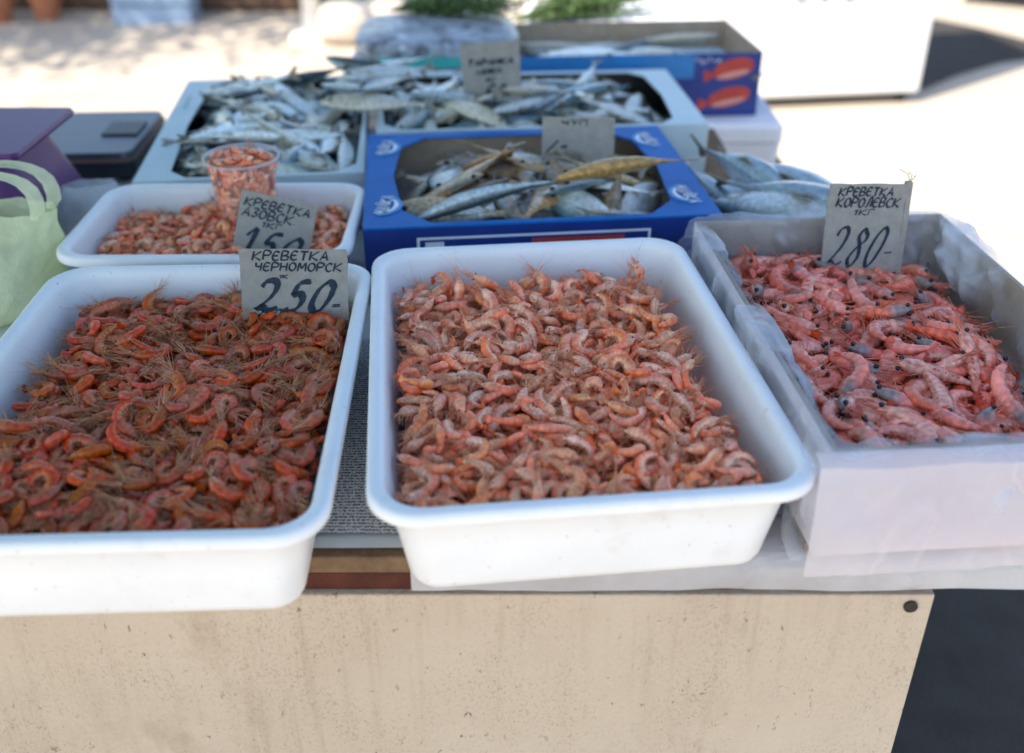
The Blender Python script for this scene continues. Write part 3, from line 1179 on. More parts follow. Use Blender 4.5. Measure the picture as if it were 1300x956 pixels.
# gathered film laid over the front face
V, F = [], []
nx_, ny_ = 80, 34
for j in range(ny_ + 1):
    for i in range(nx_ + 1):
        u, w_ = i / nx_, j / ny_
        x = -bw / 2 - 0.022 + (bw + 0.066) * u
        z = bh + 0.004 - (bh + 0.005) * w_
        y = -bd / 2 - 0.028 - 0.006 * w_ - 0.010 * (noise.turbulence(Vector((x * 6, 2.0, z * 5)), 3, True) - .5)
        if j == 0:
            y = -bd / 2 - 0.006
        V.append((x, y, z + 0.003 * nz(x, 0, 7, 12)))
for j in range(ny_):
    for i in range(nx_):
        a = j * (nx_ + 1) + i
        F.append((a, a + nx_ + 1, a + nx_ + 2, a + 1))
MB().add(V, F).build('film_flap', 'film_white', pb, smooth=True)

g_prawn = [shrimp_geo(400 + i, 0.094, c, 1.16, 0.60, 0.9, thick_feel=1.1) for i, c in enumerate((1.2, 1.9, 0.7, 1.5, 2.4, 1.0, 1.7, 0.5))]


def t_prawn(X, Y):
    return 0.006 + 0.064 * smooth_edge(X + 0.018 - 0.07 * Y, Y, 0.34, 0.54, 0.05) - 0.008 * (X / 0.18) + 0.006 * np.sin(X * 21) * np.cos(Y * 17)


fill_tray(BOX, g_prawn, 'pink_prawn', t_prawn, 120, 240, ['shrimp_pink', 'feelers_pink'],
          ['shrimp_pink', 'prawn_grey_head', 'shrimp_pink', 'prawn_grey_head', 'shrimp_pink', 'shrimp_pink', 'prawn_grey_head', 'shrimp_pink'], 'feelers_pink',
          0.4, 0.12, 'deeper layer of large pink prawns in the film-lined box',
          'large pink prawn with black eyes in the film-lined cardboard box', 'large prawns in the film-lined box',
          inset=0.040, wall_slope=200.0, sep_eyes=True, bed_drop=0.03, r=0.02, sink=0.002)

# ------------------------------------------------------------------ plastic cup of shrimp
cup_loc = Vector((-0.412, 1.480, 0.0))
cz = 0.892
cup = empty('plastic_cup', (cup_loc.x, cup_loc.y, cz))
tag(cup, 'clear plastic cup heaped with shrimp standing in the tray tagged 150', 'cup')
r0, r1, ch_ = 0.042, 0.055, 0.105


def circ(r, z, n=40):
    return [(r * math.cos(2 * math.pi * k / n), r * math.sin(2 * math.pi * k / n), z) for k in range(n)]


MB().loft([circ(r0 - .004, 0), circ(r0, .003), circ(r0 + (r1 - r0) * .5, ch_ * .5), circ(r1, ch_ - .004)], cap0=True).build('cup_wall', 'film_cup', cup, smooth=True)
MB().loft([circ(r1 + .0005, ch_ - .004), circ(r1 + .003, ch_ - .003), circ(r1 + .0035, ch_), circ(r1 + .002, ch_ + .0015), circ(r1 - .0005, ch_)]).build('cup_rim', 'film_bag', cup, smooth=True)
cup_fr = Matrix.Translation((cup_loc.x, cup_loc.y, cz))


def t_cup(X, Y):
    q = np.sqrt(X * X + Y * Y)
    return ch_ - 0.006 + 0.018 * np.clip(1 - (q / 0.055) ** 2, 0, 1)


pc = Pile(0.12, 0.12, 0.0025, lambda X, Y: t_cup(X, Y) - 0.02, lambda X, Y: (X * X + Y * Y) < 0.052 ** 2, t_cup)
bed = MB().loft([circ(r0 - .013, .004, 24), circ(r0 - .008, ch_ * .4, 24), circ(r1 - .016, ch_ - .02, 24), circ(0.03, ch_ - .012, 24)], cap0=True, cap1=True)
low = pile_up(pc, g_back, 14, 0.6, 0.25, 10, 0.002, 85, 0.7, 0.85)
side = []
for i in range(120):                                  # pressed against the wall of the cup
    a = rng.uniform(0, 2 * math.pi)
    z = rng.uniform(0.008, ch_ - 0.012)
    q = r0 + (r1 - r0) * z / ch_ - 0.0065
    Rm = Matrix.Rotation(a, 3, 'Z') @ Matrix.Rotation(math.pi / 2, 3, 'Y') @ Matrix.Rotation(rng.uniform(0, 6.28), 3, 'Z')
    side.append((int(rng.integers(len(g_back))), Rm, 0.62, Vector((q * math.cos(a), q * math.sin(a), z))))
heap_stuff('shrimp_heap', g_back, low + side, cup_fr, ['shrimp_salmon', 'feelers_straw'], (bed.v, bed.f), 'packed orange shrimp filling the clear plastic cup', 'shrimp heap')
top = pile_up(pc, g_back, 26, 0.6, 0.25, 10, 0.002, 85, 0.8, 0.95)
ms, chd = shrimp_set('cup_shrimp', g_back, 'shrimp_salmon', 'feelers_straw')
place_things('cup_shrimp', ms, top, cup_fr, 'small orange shrimp on top of the clear plastic cup', 'shrimp', 'shrimp heaped in the cup', chd)


# ------------------------------------------------------------------ fish
def fish_geo(seed, L, deep=0.22, bend=0.0, thick=0.42):
    r = random.Random(seed)
    n, sides = 16, 10
    V, F, S, D = [], [], [], []
    prof = [(0, .10), (.05, .40), (.14, .66), (.28, .92), (.42, 1.0), (.6, .82), (.75, .5), (.86, .26), (.94, .2), (1, .22)]

    def h(s):
        for i in range(len(prof) - 1):
            if prof[i][0] <= s <= prof[i + 1][0]:
                t = (s - prof[i][0]) / (prof[i + 1][0] - prof[i][0])
                return prof[i][1] * (1 - t) + prof[i + 1][1] * t
    zb = r.uniform(-.04, .04)

    def spine(s):
        return Vector((s - .45, bend * (s - .45) ** 2, zb * math.sin(s * 3)))
    for i in range(n):
        s = i / (n - 1)
        p = spine(s)
        hh = h(s) * deep * .5
        th_ = hh * thick * (1.0 if s < .7 else max(.25, 1 - (s - .7) * 2.4))
        for k in range(sides):
            q = 2 * math.pi * k / sides
            V.append((p + Vector((0, math.cos(q) * hh, math.sin(q) * th_))) * L)
            S.append(1 - s)
            D.append(.5 + .5 * math.cos(q))
    for i in range(n - 1):
        for k in range(sides):
            k2 = (k + 1) % sides
            F.append((i * sides + k, (i + 1) * sides + k, (i + 1) * sides + k2, i * sides + k2))
    F.append(tuple(range(sides)))
    F.append(tuple((n - 1) * sides + k for k in range(sides))[::-1])

    def fin(pts, t=.004):
        m = len(pts)
        V = [(Vector(p) + Vector((0, 0, sg * t))) * L for sg in (-1, 1) for p in pts]
        F = [tuple(range(m))[::-1], tuple(range(m, 2 * m))] + [(i, (i + 1) % m, m + (i + 1) % m, m + i) for i in range(m)]
        return V, F
    e = spine(1.0)
    tl = [(e.x - .01, e.y + deep * .09, e.z), (e.x + .075, e.y + deep * .36, e.z + .01), (e.x + .10, e.y + deep * .32, e.z + .01), (e.x + .055, e.y, e.z),
          (e.x + .095, e.y - deep * .32, e.z - .01), (e.x + .07, e.y - deep * .36, e.z - .01), (e.x - .01, e.y - deep * .09, e.z)]
    d0 = spine(.5)
    df = [(d0.x - .06, d0.y + deep * .44, d0.z), (d0.x - .03, d0.y + deep * .70, d0.z), (d0.x + .08, d0.y + deep * .46, d0.z), (d0.x + .09, d0.y + deep * .36, d0.z)]
    a0 = spine(.68)
    af = [(a0.x - .03, a0.y - deep * .30, a0.z), (a0.x, a0.y - deep * .52, a0.z), (a0.x + .07, a0.y - deep * .2, a0.z)]
    e0 = spine(.09)
    eyes = [(e0 + Vector((0, deep * .06, sg * deep * .5 * h(.09) * thick * .86))) * L for sg in (-1, 1)]
    return dict(V=np.array([tuple(x) for x in V]), F=F, S=S, D=D, tail=fin(tl), dors=fin(df), anal=fin(af), eyes=eyes, L=L, deep=deep)


def fish_set(name, geos, mats):
    meshes, childs = [], []
    for i, g in enumerate(geos):
        me = bpy.data.meshes.new(name)
        me.from_pydata([tuple(x) for x in g['V']], [], g['F'])
        me.materials.append(M[mats[i % len(mats)]])
        me.polygons.foreach_set('use_smooth', [True] * len(g['F']))
        attrs(me, g['S'], g['D'], [0.0] * len(g['V']))
        me.update()
        meshes.append(me)
        sv, sf = sphere_geo(g['deep'] * g['L'] * .085, 5, 8)
        em = plain_mesh('eye', sv, sf, 'eye_black')
        ch = [('tail_fin', plain_mesh('tail_fin', *g['tail'], 'fin_dark', False), None), ('dorsal_fin', plain_mesh('dorsal_fin', *g['dors'], 'fin_dark', False), None),
              ('belly_fin', plain_mesh('belly_fin', *g['anal'], 'fin_dark', False), None)]
        for e in g['eyes']:
            ch.append(('eye', em, e))
        childs.append(ch)
    return meshes, childs


def flap_box(name, w, d, h, loc, yaw, out_m, in_m, frame_m, label, ml, mr, mf, mbk, cham, cat='box'):
    """open carton whose top is a stiff frame with a chamfered opening"""
    root = empty(name, loc, yaw)
    tag(root, label, cat)
    t = 0.004
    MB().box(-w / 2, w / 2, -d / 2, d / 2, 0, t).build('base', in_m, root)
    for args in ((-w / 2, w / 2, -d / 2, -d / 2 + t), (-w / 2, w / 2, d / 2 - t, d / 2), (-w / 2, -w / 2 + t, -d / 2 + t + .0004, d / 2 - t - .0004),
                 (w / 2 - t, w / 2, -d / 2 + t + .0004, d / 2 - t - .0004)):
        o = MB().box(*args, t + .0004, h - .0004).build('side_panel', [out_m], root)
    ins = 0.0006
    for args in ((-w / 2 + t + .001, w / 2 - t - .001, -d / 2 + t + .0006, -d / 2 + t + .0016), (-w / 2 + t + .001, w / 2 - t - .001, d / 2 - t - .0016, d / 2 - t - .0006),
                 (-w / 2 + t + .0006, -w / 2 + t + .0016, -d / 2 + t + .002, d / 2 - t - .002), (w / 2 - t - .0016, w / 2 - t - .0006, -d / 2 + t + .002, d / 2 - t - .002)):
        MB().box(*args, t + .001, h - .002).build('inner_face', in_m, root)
    x0, x1, y0, y1 = -w / 2 + ml, w / 2 - mr, -d / 2 + mf, d / 2 - mbk
    hole = [(x0 + cham, y0), (x1 - cham, y0), (x1 - cham * .25, y0 + cham * .9), (x1, 0), (x1 - cham * .25, y1 - cham * .9), (x1 - cham, y1), (x0 + cham, y1),
            (x0 + cham * .25, y1 - cham * .9), (x0, 0), (x0 + cham * .25, y0 + cham * .9)]
    outer = [(-w / 2 + ml * .2, -d / 2), (w / 2 - mr * .2, -d / 2), (w / 2, -d / 2), (w / 2, 0), (w / 2, d / 2), (w / 2 - mr * .2, d / 2), (-w / 2 + ml * .2, d / 2), (-w / 2, d / 2),
             (-w / 2, 0), (-w / 2, -d / 2)]
    n = len(hole)
    rings = [[(x, y, h + .0032) for x, y in outer], [(x, y, h + .0032) for x, y in hole], [(x, y, h) for x, y in hole], [(x, y, h) for x, y in outer],
             [(x, y, h + .0032) for x, y in outer]]
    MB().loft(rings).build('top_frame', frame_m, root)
    return root


# blue carton of dried fish
BB = dict(w=0.535, d=0.425, h=0.115, loc=(0.027, 1.600, TZ + 0.0105), yaw=R(6.0))
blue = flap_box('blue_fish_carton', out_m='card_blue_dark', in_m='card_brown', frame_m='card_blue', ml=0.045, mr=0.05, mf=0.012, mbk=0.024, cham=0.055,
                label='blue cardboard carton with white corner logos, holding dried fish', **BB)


# pen strokes ---------------------------------------------------------------
def catmull(pts, m=6):
    if len(pts) < 3:
        return pts
    out = []
    P = [pts[0]] + list(pts) + [pts[-1]]
    for i in range(1, len(P) - 2):
        p0, p1, p2, p3 = (Vector((*q, 0)) for q in P[i - 1:i + 3])
        for k in range(m):
            t = k / m
            q = 0.5 * ((2 * p1) + (-p0 + p2) * t + (2 * p0 - 5 * p1 + 4 * p2 - p3) * t * t + (-p0 + 3 * p1 - 3 * p2 + p3) * t ** 3)
            out.append((q.x, q.y))
    out.append(pts[-1])
    return out


G = {
    'К': (.7, [[(0, 0), (.05, 1)], [(.7, 1), (.05, .45), (.72, 0)]]),
    'Р': (.6, [[(0, 0), (.03, 1), (.5, .95), (.6, .75), (.45, .52), (.03, .48)]]),
    'Е': (.55, [[(.55, .9), (.2, 1), (0, .6), (.02, .2), (.25, 0), (.55, .1)], [(.02, .5), (.45, .55)]]),
    'В': (.6, [[(0, 0), (.03, 1), (.45, .98), (.5, .75), (.3, .55), (.03, .5)], [(.3, .55), (.6, .4), (.55, .08), (0, 0)]]),
    'Т': (.65, [[(0, 1), (.68, 1)], [(.34, 1), (.32, 0)]]),
    'А': (.65, [[(0, 0), (.38, 1), (.66, 0)], [(.12, .35), (.58, .35)]]),
    'Ч': (.55, [[(0, 1), (.02, .6), (.2, .5), (.5, .55)], [(.52, 1), (.5, 0)]]),
    'Н': (.6, [[(0, 0), (0, 1)], [(.58, 0), (.58, 1)], [(0, .5), (.58, .52)]]),
    'О': (.62, [[(.3, 1), (.05, .75), (.02, .3), (.28, 0), (.56, .25), (.58, .72), (.3, 1)]]),
    'М': (.75, [[(0, 0), (.08, 1), (.36, .35), (.66, 1), (.74, 0)]]),
    'С': (.55, [[(.55, .85), (.3, 1), (.03, .7), (.03, .3), (.28, 0), (.55, .15)]]),
    'З': (.5, [[(0, .9), (.3, 1), (.48, .8), (.2, .52), (.5, .3), (.3, 0), (0, .1)]]),
    'Л': (.6, [[(0, 0), (.18, .1), (.32, 1), (.55, 1), (.6, 0)]]),
    'Г': (.5, [[(0, 0), (.03, 1), (.52, 1)]]),
    'У': (.55, [[(0, 1), (.3, .45)], [(.55, 1), (.2, 0)]]),
    'П': (.6, [[(0, 0), (0, 1), (.58, 1), (.58, 0)]]),
    'Й': (.6, [[(0, 1), (.02, 0), (.56, 1), (.58, 0)], [(.2, 1.15), (.4, 1.15)]]),
    '1': (.35, [[(0, .7), (.3, 1), (.22, 0)]]),
    '2': (.75, [[(.1, .78), (.22, .96), (.5, 1.0), (.62, .82), (.5, .5), (.22, .2), (0, .03), (.2, .12), (.42, .0), (.75, .1)]]),
    '5': (.7, [[(.78, 1.02), (.42, .94), (.28, .58), (.5, .6), (.6, .38), (.45, .1), (.15, -.02), (.02, .1)]]),
    '0': (.7, [[(.45, 1), (.2, .75), (.03, .3), (.12, 0), (.35, .05), (.6, .45), (.68, .85), (.52, 1), (.4, .95)]]),
    '8': (.7, [[(.62, .85), (.42, 1), (.25, .8), (.42, .55), (.5, .25), (.25, 0), (.05, .2), (.3, .5), (.62, .7), (.65, .9)]]),
    '7': (.6, [[(.02, .9), (.3, 1), (.6, .96), (.25, 0)]]),
    '-': (.45, [[(0, .45), (.42, .5)]]),
    '=': (.45, [[(0, .3), (.42, .38)], [(.03, .55), (.4, .62)]]),
    '.': (.2, [[(.05, 0), (.1, .08)]]),
    '/': (.6, [[(-.15, -.05), (.55, 1.05)]]),
    ' ': (.35, []),
}


def write(text, x, y, hgt, pen, width=None, slant=0.22, nib=R(40), thin=0.45, smooth=False, seed=0, base=0.0):
    """strokes of a broad pen as flat ribbons in the XY plane"""
    rr_ = random.Random(seed)
    total = sum(G[c][0] + .22 for c in text)
    sx = hgt * 0.8 if width is None else width / total
    mb = MB()
    cx_ = 0.0
    for c in text:
        adv, strokes = G[c]
        dy = rr_.uniform(-.05, .05)
        for st in strokes:
            pts = catmull(st, 6) if (smooth or len(st) > 4) else st
            pts = [(x + (cx_ + px) * sx + (py + dy) * hgt * slant, y + (py + dy) * hgt + base * cx_ * sx) for px, py in pts]
            L_, R_ = [], []
            for i, p in enumerate(pts):
                a, b = pts[max(0, i - 1)], pts[min(len(pts) - 1, i + 1)]
                dx, dy2 = b[0] - a[0], b[1] - a[1]
                ln = math.hypot(dx, dy2) or 1e-9
                ang = math.atan2(dy2, dx)
                wd = pen * (thin + (1 - thin) * abs(math.sin(ang - nib + math.pi / 2 * 0))) * rr_.uniform(.9, 1.1)
                ox, oy = -dy2 / ln * wd / 2, dx / ln * wd / 2
                L_.append((p[0] + ox, p[1] + oy, 0))
                R_.append((p[0] - ox, p[1] - oy, 0))
            m = len(pts)
            mb.add(L_ + R_, [(i, m + i, m + i + 1, i + 1) for i in range(m - 1)])
        cx_ += adv + .22
    return mb


def logo(parent, x, y, z, ang, s):
    """white script word with a swash and a pale blue echo"""
    root_m = Matrix.Translation((x, y, z)) @ Matrix.Rotation(ang, 4, 'Z')
    o = write('ЧАЙКА', -0.030 * s, -0.007 * s, 0.016 * s, 0.0042 * s, width=0.064 * s, slant=.3)
    sw = MB()
    for k, (rad_, wd, a0, a1, dx) in enumerate(((0.030, .006, -150, -35, 0.0), (0.020, .004, -160, -60, -0.01))):
        A, B = [], []
        for i in range(13):
            a = R(a0 + (a1 - a0) * i / 12)
            wv = wd * math.sin(math.pi * (i + .6) / 13.2)
            A.append(((dx + (rad_ + wv) * math.cos(a)) * s, (0.010 + (rad_ * .75 + wv) * math.sin(a)) * s, 0))
            B.append(((dx + rad_ * math.cos(a)) * s, (0.010 + rad_ * .75 * math.sin(a)) * s, 0))
        sw.add(A + B, [(i, i + 1, 13 + i + 1, 13 + i) for i in range(12)])
    o.add(sw.v, sw.f)
    o.v = [tuple(root_m @ Vector(p)) for p in o.v]
    o.build('logo', 'print_white', parent)
    e = MB()
    A, B = [], []
    for i in range(13):
        a = R(-170 + 150 * i / 12)
        A.append((0.036 * s * math.cos(a), .008 * s + .032 * s * math.sin(a), -.0004))
        B.append((0.030 * s * math.cos(a), .010 * s + .026 * s * math.sin(a), -.0004))
    e.add(A + B, [(i, i + 1, 13 + i + 1, 13 + i) for i in range(12)])
    e.v = [tuple(root_m @ Vector(p)) for p in e.v]
    e.build('logo_swash', 'print_light_blue', parent)


lz = BB['h'] + 0.0048
for (lx, ly, la) in ((-0.236, 0.135, R(80)), (-0.236, -0.130, R(80)), (0.232, 0.135, R(-82)), (0.234, -0.130, R(-82))):
    logo(blue, lx, ly, lz, la, 1.15)
# front label of the carton: white frame with blue and red print
lab = MB()
yf = -BB['d'] / 2 - 0.0006
for (a, b, c, d_) in ((-0.19, 0.16, .096, .100), (-0.19, 0.16, .040, .044), (-0.19, -0.186, .044, .096), (0.156, 0.16, .044, .096), (-0.178, -0.150, .060, .092)):
    lab.add([(a, yf, c), (b, yf, c), (b, yf, d_), (a, yf, d_)], [(0, 1, 2, 3)])
lab.build('label_frame', 'print_white', blue)
lab = MB().add([(-0.02, yf, .084), (0.12, yf, .084), (0.12, yf, .092), (-0.02, yf, .092)], [(0, 1, 2, 3)])
lab.build('label_stripe', 'print_red', blue)


def fish_fill(boxd, geos, mats, name, target, n, label, group, roll, tilt, margin=0.012, tries=9, cells=0.006, yaw_bias=None, sink=0.004, pct=86, smin=.85, smax=1.15):
    fr = frame_of(boxd['loc'], boxd['yaw'])
    pile = Pile(boxd['w'], boxd['d'], cells, lambda X, Y: np.maximum(0.006, target(X, Y) - 0.035),
                lambda X, Y: (np.abs(X) < boxd['w'] / 2 - margin) & (np.abs(Y) < boxd['d'] / 2 - margin), target)
    bed = bed_mesh(pile, pile.H.copy() - .006, 1)
    placed = pile_up(pile, geos, n, roll, tilt, tries, sink, pct, smin, smax)
    ms, ch = fish_set(name, geos, mats)
    place_things(name, ms, placed, fr, label, 'fish', group, ch)
    return bed, fr


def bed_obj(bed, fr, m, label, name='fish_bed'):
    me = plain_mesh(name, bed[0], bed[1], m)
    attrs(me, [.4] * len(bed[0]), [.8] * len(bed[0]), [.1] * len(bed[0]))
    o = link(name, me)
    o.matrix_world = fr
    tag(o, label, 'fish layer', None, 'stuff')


g_dry = [fish_geo(500 + i, 0.190, dp * 1.1, bn, .28) for i, (dp, bn) in enumerate(((.30, .15), (.34, -.1), (.26, .25), (.30, 0), (.22, -.25)))]
bed, fr = fish_fill(BB, g_dry, ['fish_dried', 'fish_dried', 'fish_dried', 'fish_silver'], 'dried_fish',
                    lambda X, Y: 0.085 + 0.045 * smooth_edge(X, Y, .5, .4, .14), 34,
                    'flat dried fish with golden brown edges in the blue carton', 'dried fish in the blue carton', 0.45, 0.22, margin=0.02)
bed_obj(bed, fr, 'fish_dried', 'bottom layer of dried fish in the blue carton')
# the one whole fish lying across the front of the carton, head towards the middle, tail over the frame
gw = fish_geo(531, 0.215, .27, .12, .5)
ms, ch = fish_set('dried_fish', [gw], ['fish_dried'])
place_things('dried_fish', ms, [(0, Matrix.Rotation(R(6), 3, 'Z') @ Matrix.Rotation(R(-4), 3, 'Y') @ Matrix.Rotation(R(-25), 3, 'X'), 1.0, Vector((0.125, -0.10, 0.150)))], frame_of(BB['loc'], BB['yaw']),
             'large whole dried fish lying across the blue carton with its tail over the edge', 'fish', None, ch)
gs = fish_geo(532, 0.24, .13, .3, .6)
ms, ch = fish_set('dried_fish', [gs], ['fish_back'])
place_things('dried_fish', ms, [(0, Matrix.Rotation(R(14), 3, 'Z') @ Matrix.Rotation(R(-10), 3, 'Y') @ Matrix.Rotation(R(-80), 3, 'X'), 1.0, Vector((-0.095, -0.135, 0.132)))], frame_of(BB['loc'], BB['yaw']),
             'slim dark dried fish lying along the front rim inside the blue carton', 'fish', None, ch)

# two pale cartons of silver fish, one lengthwise, one across behind the blue carton
g_sil = [fish_geo(600 + i, 0.195, dp * 1.08, bn, .5) for i, (dp, bn) in enumerate(((.21, .1), (.19, -.1), (.23, .05), (.18, .2), (.2, 0), (.19, -.2)))]
for WB, ml_, mr_, lab_, tgt, nf, where in (
        (dict(w=0.385, d=0.62, h=0.10, loc=(-0.480, 1.932, TZ + 0.005), yaw=R(7.0)), 0.045, 0.005, 'pale carton of silver fish standing lengthwise beside the weighing scale',
         lambda X, Y: 0.058 + 0.060 * smooth_edge(X - .06, Y + .02, .50, .68, .12), 80, 'the pale carton beside the weighing scale'),
        (dict(w=0.640, d=0.40, h=0.10, loc=(0.046, 2.088, TZ + 0.005), yaw=R(4.5)), 0.005, 0.05, 'pale carton of silver fish standing crosswise behind the blue carton',
         lambda X, Y: 0.058 + 0.060 * smooth_edge(X + .12, Y, .80, .48, .2), 84, 'the pale carton behind the blue one')):
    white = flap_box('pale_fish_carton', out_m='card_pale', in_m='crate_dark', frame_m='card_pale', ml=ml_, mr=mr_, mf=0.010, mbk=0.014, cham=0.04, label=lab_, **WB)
    if ml_ > mr_:
        p_ = write('=/=-/=', 0, 0, 0.016, .004, width=.09)
        p_.v = [(-WB['w'] / 2 + .030 - y, .10 + x, WB['h'] + .0045) for x, y, z in p_.v]
        p_.build('print', 'print_teal', white)
    bed, fr = fish_fill(WB, g_sil, ['fish_silver', 'fish_silver', 'fish_back', 'fish_silver', 'fish_silver', 'fish_silver'], 'silver_fish', tgt, nf,
                        'slender silver fish lying in ' + where, 'silver fish in ' + where, 0.5, 0.22)
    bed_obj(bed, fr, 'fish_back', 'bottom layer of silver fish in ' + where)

# a few lie across the rims where the two cartons meet
ms, ch = fish_set('silver_fish', g_sil, ['fish_silver', 'fish_back'])
pl = []
for i, (x, y, z, yw, rl, tl_) in enumerate(((-.275, 1.92, .955, 12, 30, 5), (-.30, 2.02, .962, -20, -40, -4), (-.27, 2.10, .968, 35, 20, 3), (-.31, 2.17, .962, -8, 50, 6), (-.285, 2.23, .955, 18, -20, -5), (-.26, 1.99, .985, 70, 30, 8))):
    pl.append((i % 6, Matrix.Rotation(R(yw), 3, 'Z') @ Matrix.Rotation(R(tl_), 3, 'Y') @ Matrix.Rotation(R(rl), 3, 'X'), 1.05, Vector((x, y, z - .012))))
place_things('silver_fish', ms, pl, Matrix.Identity(4), 'silver fish lying across the rims where the two pale cartons meet', 'fish', 'silver fish across the carton rims', ch)

# big fish on a foam tray beside the blue carton
FT = dict(w=0.19, d=0.42, h=0.03, loc=(0.435, 1.60, TZ + 0.002), yaw=R(10))
o = MB().loft([rrect(.17, .40, .02, 0), rrect(.19, .42, .02, .03), rrect(.184, .414, .02, .03), rrect(.165, .395, .02, .008)], cap0=True, cap1=True).build('foam_tray', 'foam', smooth=False, loc=FT['loc'], rot=(0, 0, FT['yaw']))
tag(o, 'white foam tray of big silver fish beside the blue carton', 'tray')
g_big = [fish_geo(700 + i, 0.26, .34, b, .7) for i, b in enumerate((.1, -.15, .05))]
ms, ch = fish_set('big_fish', g_big, ['fish_big'])
pl = []
for i, (x, y, z, yw, rl, tl_) in enumerate(((-.062, .02, .045, 100, 30, -6), (-.005, .05, .062, 112, 50, -8), (.055, .0, .060, 118, 35, -5), (.085, .03, .035, 105, 20, 0), (-.03, -.09, .06, 130, -20, 5), (.03, -.1, .075, 140, 30, -4))):
    pl.append((i % 3, Matrix.Rotation(R(yw), 3, 'Z') @ Matrix.Rotation(R(tl_), 3, 'Y') @ Matrix.Rotation(R(rl), 3, 'X'), 1.04, Vector((x, y, z + .026))))
place_things('big_fish', ms, pl, frame_of(FT['loc'], FT['yaw']), 'big silver blue fish piled on the foam tray beside the blue carton', 'fish', 'big fish beside the blue carton', ch)


# ------------------------------------------------------------------ price tags
def price_tag(loc, w, h, yaw, tilt, roll, lines, label, fold=0.0):
    nseg = 10
    V, F = [], []
    th_ = 0.0035
    for sg in (0, 1):
        for j in range(nseg + 1):
            for i in range(nseg + 1):
                x = -w / 2 + w * i / nseg
                y = h * j / nseg
                x2 = x + 0.0012 * nz(0, y, loc[0] * 9, 60) * (abs(x) > w / 2 - 1e-6)
                y2 = y + 0.0012 * nz(x, 0, loc[0] * 9, 60) * (j in (0, nseg))
                V.append((x2, y2, -th_ * (1 - sg)))
    n1 = (nseg + 1) ** 2
    for j in range(nseg):
        for i in range(nseg):
            a = j * (nseg + 1) + i
            F.append((a + n1, a + n1 + 1, a + n1 + nseg + 2, a + n1 + nseg + 1))
            F.append((a, a + nseg + 1, a + nseg + 2, a + 1))
    edge = [i for i in range(nseg + 1)] + [j * (nseg + 1) + nseg for j in range(1, nseg + 1)] + [nseg * (nseg + 1) + i for i in range(nseg - 1, -1, -1)] + [j * (nseg + 1) for j in range(nseg - 1, 0, -1)]
    for i in range(len(edge)):
        a, b = edge[i], edge[(i + 1) % len(edge)]
        F.append((a, b, b + n1, a + n1))
    o = MB().add(V, F).build('price_tag', 'card_grey')
    o.matrix_world = Matrix.Translation(loc) @ Matrix.Rotation(yaw, 4, 'Z') @ Matrix.Rotation(R(90) - tilt, 4, 'X') @ Matrix.Rotation(roll, 4, 'Z')
    tag(o, label, 'price tag', 'handwritten cardboard price tags')
    for i, (txt, fx, fy, fw, fh, pen, sm) in enumerate(lines):
        mb = write(txt, -w / 2 + fx * w, fy * h, fh * h, pen, width=fw * w, smooth=sm, seed=i + len(txt), thin=.3 if sm else .5)
        mb.v = [(x, y, .0007) for x, y, z in mb.v]
        mb.build('lettering', 'ink', o)
    if fold:
        m2 = MB().box(w / 2 + .0005, w / 2 + fold, -.0, h * 1.02, -.012, -.001)
        m2.build('folded_edge', 'card_grey', o)
        m3 = MB()
        for k in range(3):
            m3.tube([(w / 2 + fold * .6, h, -.006), (w / 2 + fold * (.3 + .5 * k), h + .012, -.006 + .002 * k), (w / 2 - .012 + .012 * k, h + .02 - .004 * k, -.004)], .0007, 3)
        m3.build('loose_fibre', 'card_grey', o)
    return o


p = at(379, 413, 0.886)
price_tag((p.x, p.y - .010, 0.899), 0.134, 0.092, R(2), R(12), R(-1.5),
          [('КРЕВЕТКА', .12, .85, .72, .125, .0030, False), ('ЧЕРНОМОРСК', .14, .70, .82, .115, .0028, False), ('1К', .36, .60, .09, .05, .0022, False),
           ('250', .12, .13, .76, .42, .0105, True), ('=', .84, .17, .12, .10, .0022, False), ('2=0', .12, .05, .26, .10, .0040, True)],
          'grey cardboard price tag reading 250 stuck in the brownish red shrimp')
p = at(333, 328, 0.892)
price_tag((p.x, p.y + .01, 0.858), 0.110, 0.118, R(2), R(16), R(-13),
          [('КРЕВЕТКА', .06, .83, .88, .10, .0032, False), ('АЗОВСК.', .05, .70, .74, .11, .0032, False), ('1КГ', .32, .60, .28, .07, .0028, False),
           ('150', .10, .22, .80, .33, .0095, True)],
          'grey cardboard price tag reading 150 stuck aslant in the small back tray')
p = at(1085, 359, 0.880)
price_tag((p.x, p.y - .005, 0.888), 0.106, 0.134, R(2), R(10), R(-1),
          [('КРЕВЕТКА', .12, .88, .72, .085, .0030, False), ('КОРОЛЕВСК', .10, .765, .84, .095, .0030, False), ('1КГ', .34, .68, .28, .06, .0024, False),
           ('280', .05, .14, .74, .40, .0062, True), ('-', .80, .22, .15, .14, .0026, False)],
          'brown grey cardboard price tag reading 280 leaning in the prawn box', fold=.008)
p = at(733, 206, 0.915)
price_tag((p.x, p.y, 0.905), 0.125, 0.086, R(4), R(12), R(-2),
          [('ЧУП', .26, .84, .38, .10, .0034, False), ('/-', .08, .30, .30, .24, .006, False)],
          'grey cardboard price tag standing behind the dried fish in the blue carton')
p = at(627, 124, 0.925)
price_tag((p.x, p.y, 0.905), 0.118, 0.128, R(5), R(8), R(3),
          [('ТАРАНКА', .10, .66, .80, .09, .0050, False), ('АЗОВСК', .24, .53, .46, .07, .0040, False), ('1КГ', .38, .40, .2, .06, .0034, False), ('50', .3, .08, .42, .26, .0085, True)],
          'grey cardboard price tag sticking up among the silver fish in the pale carton')

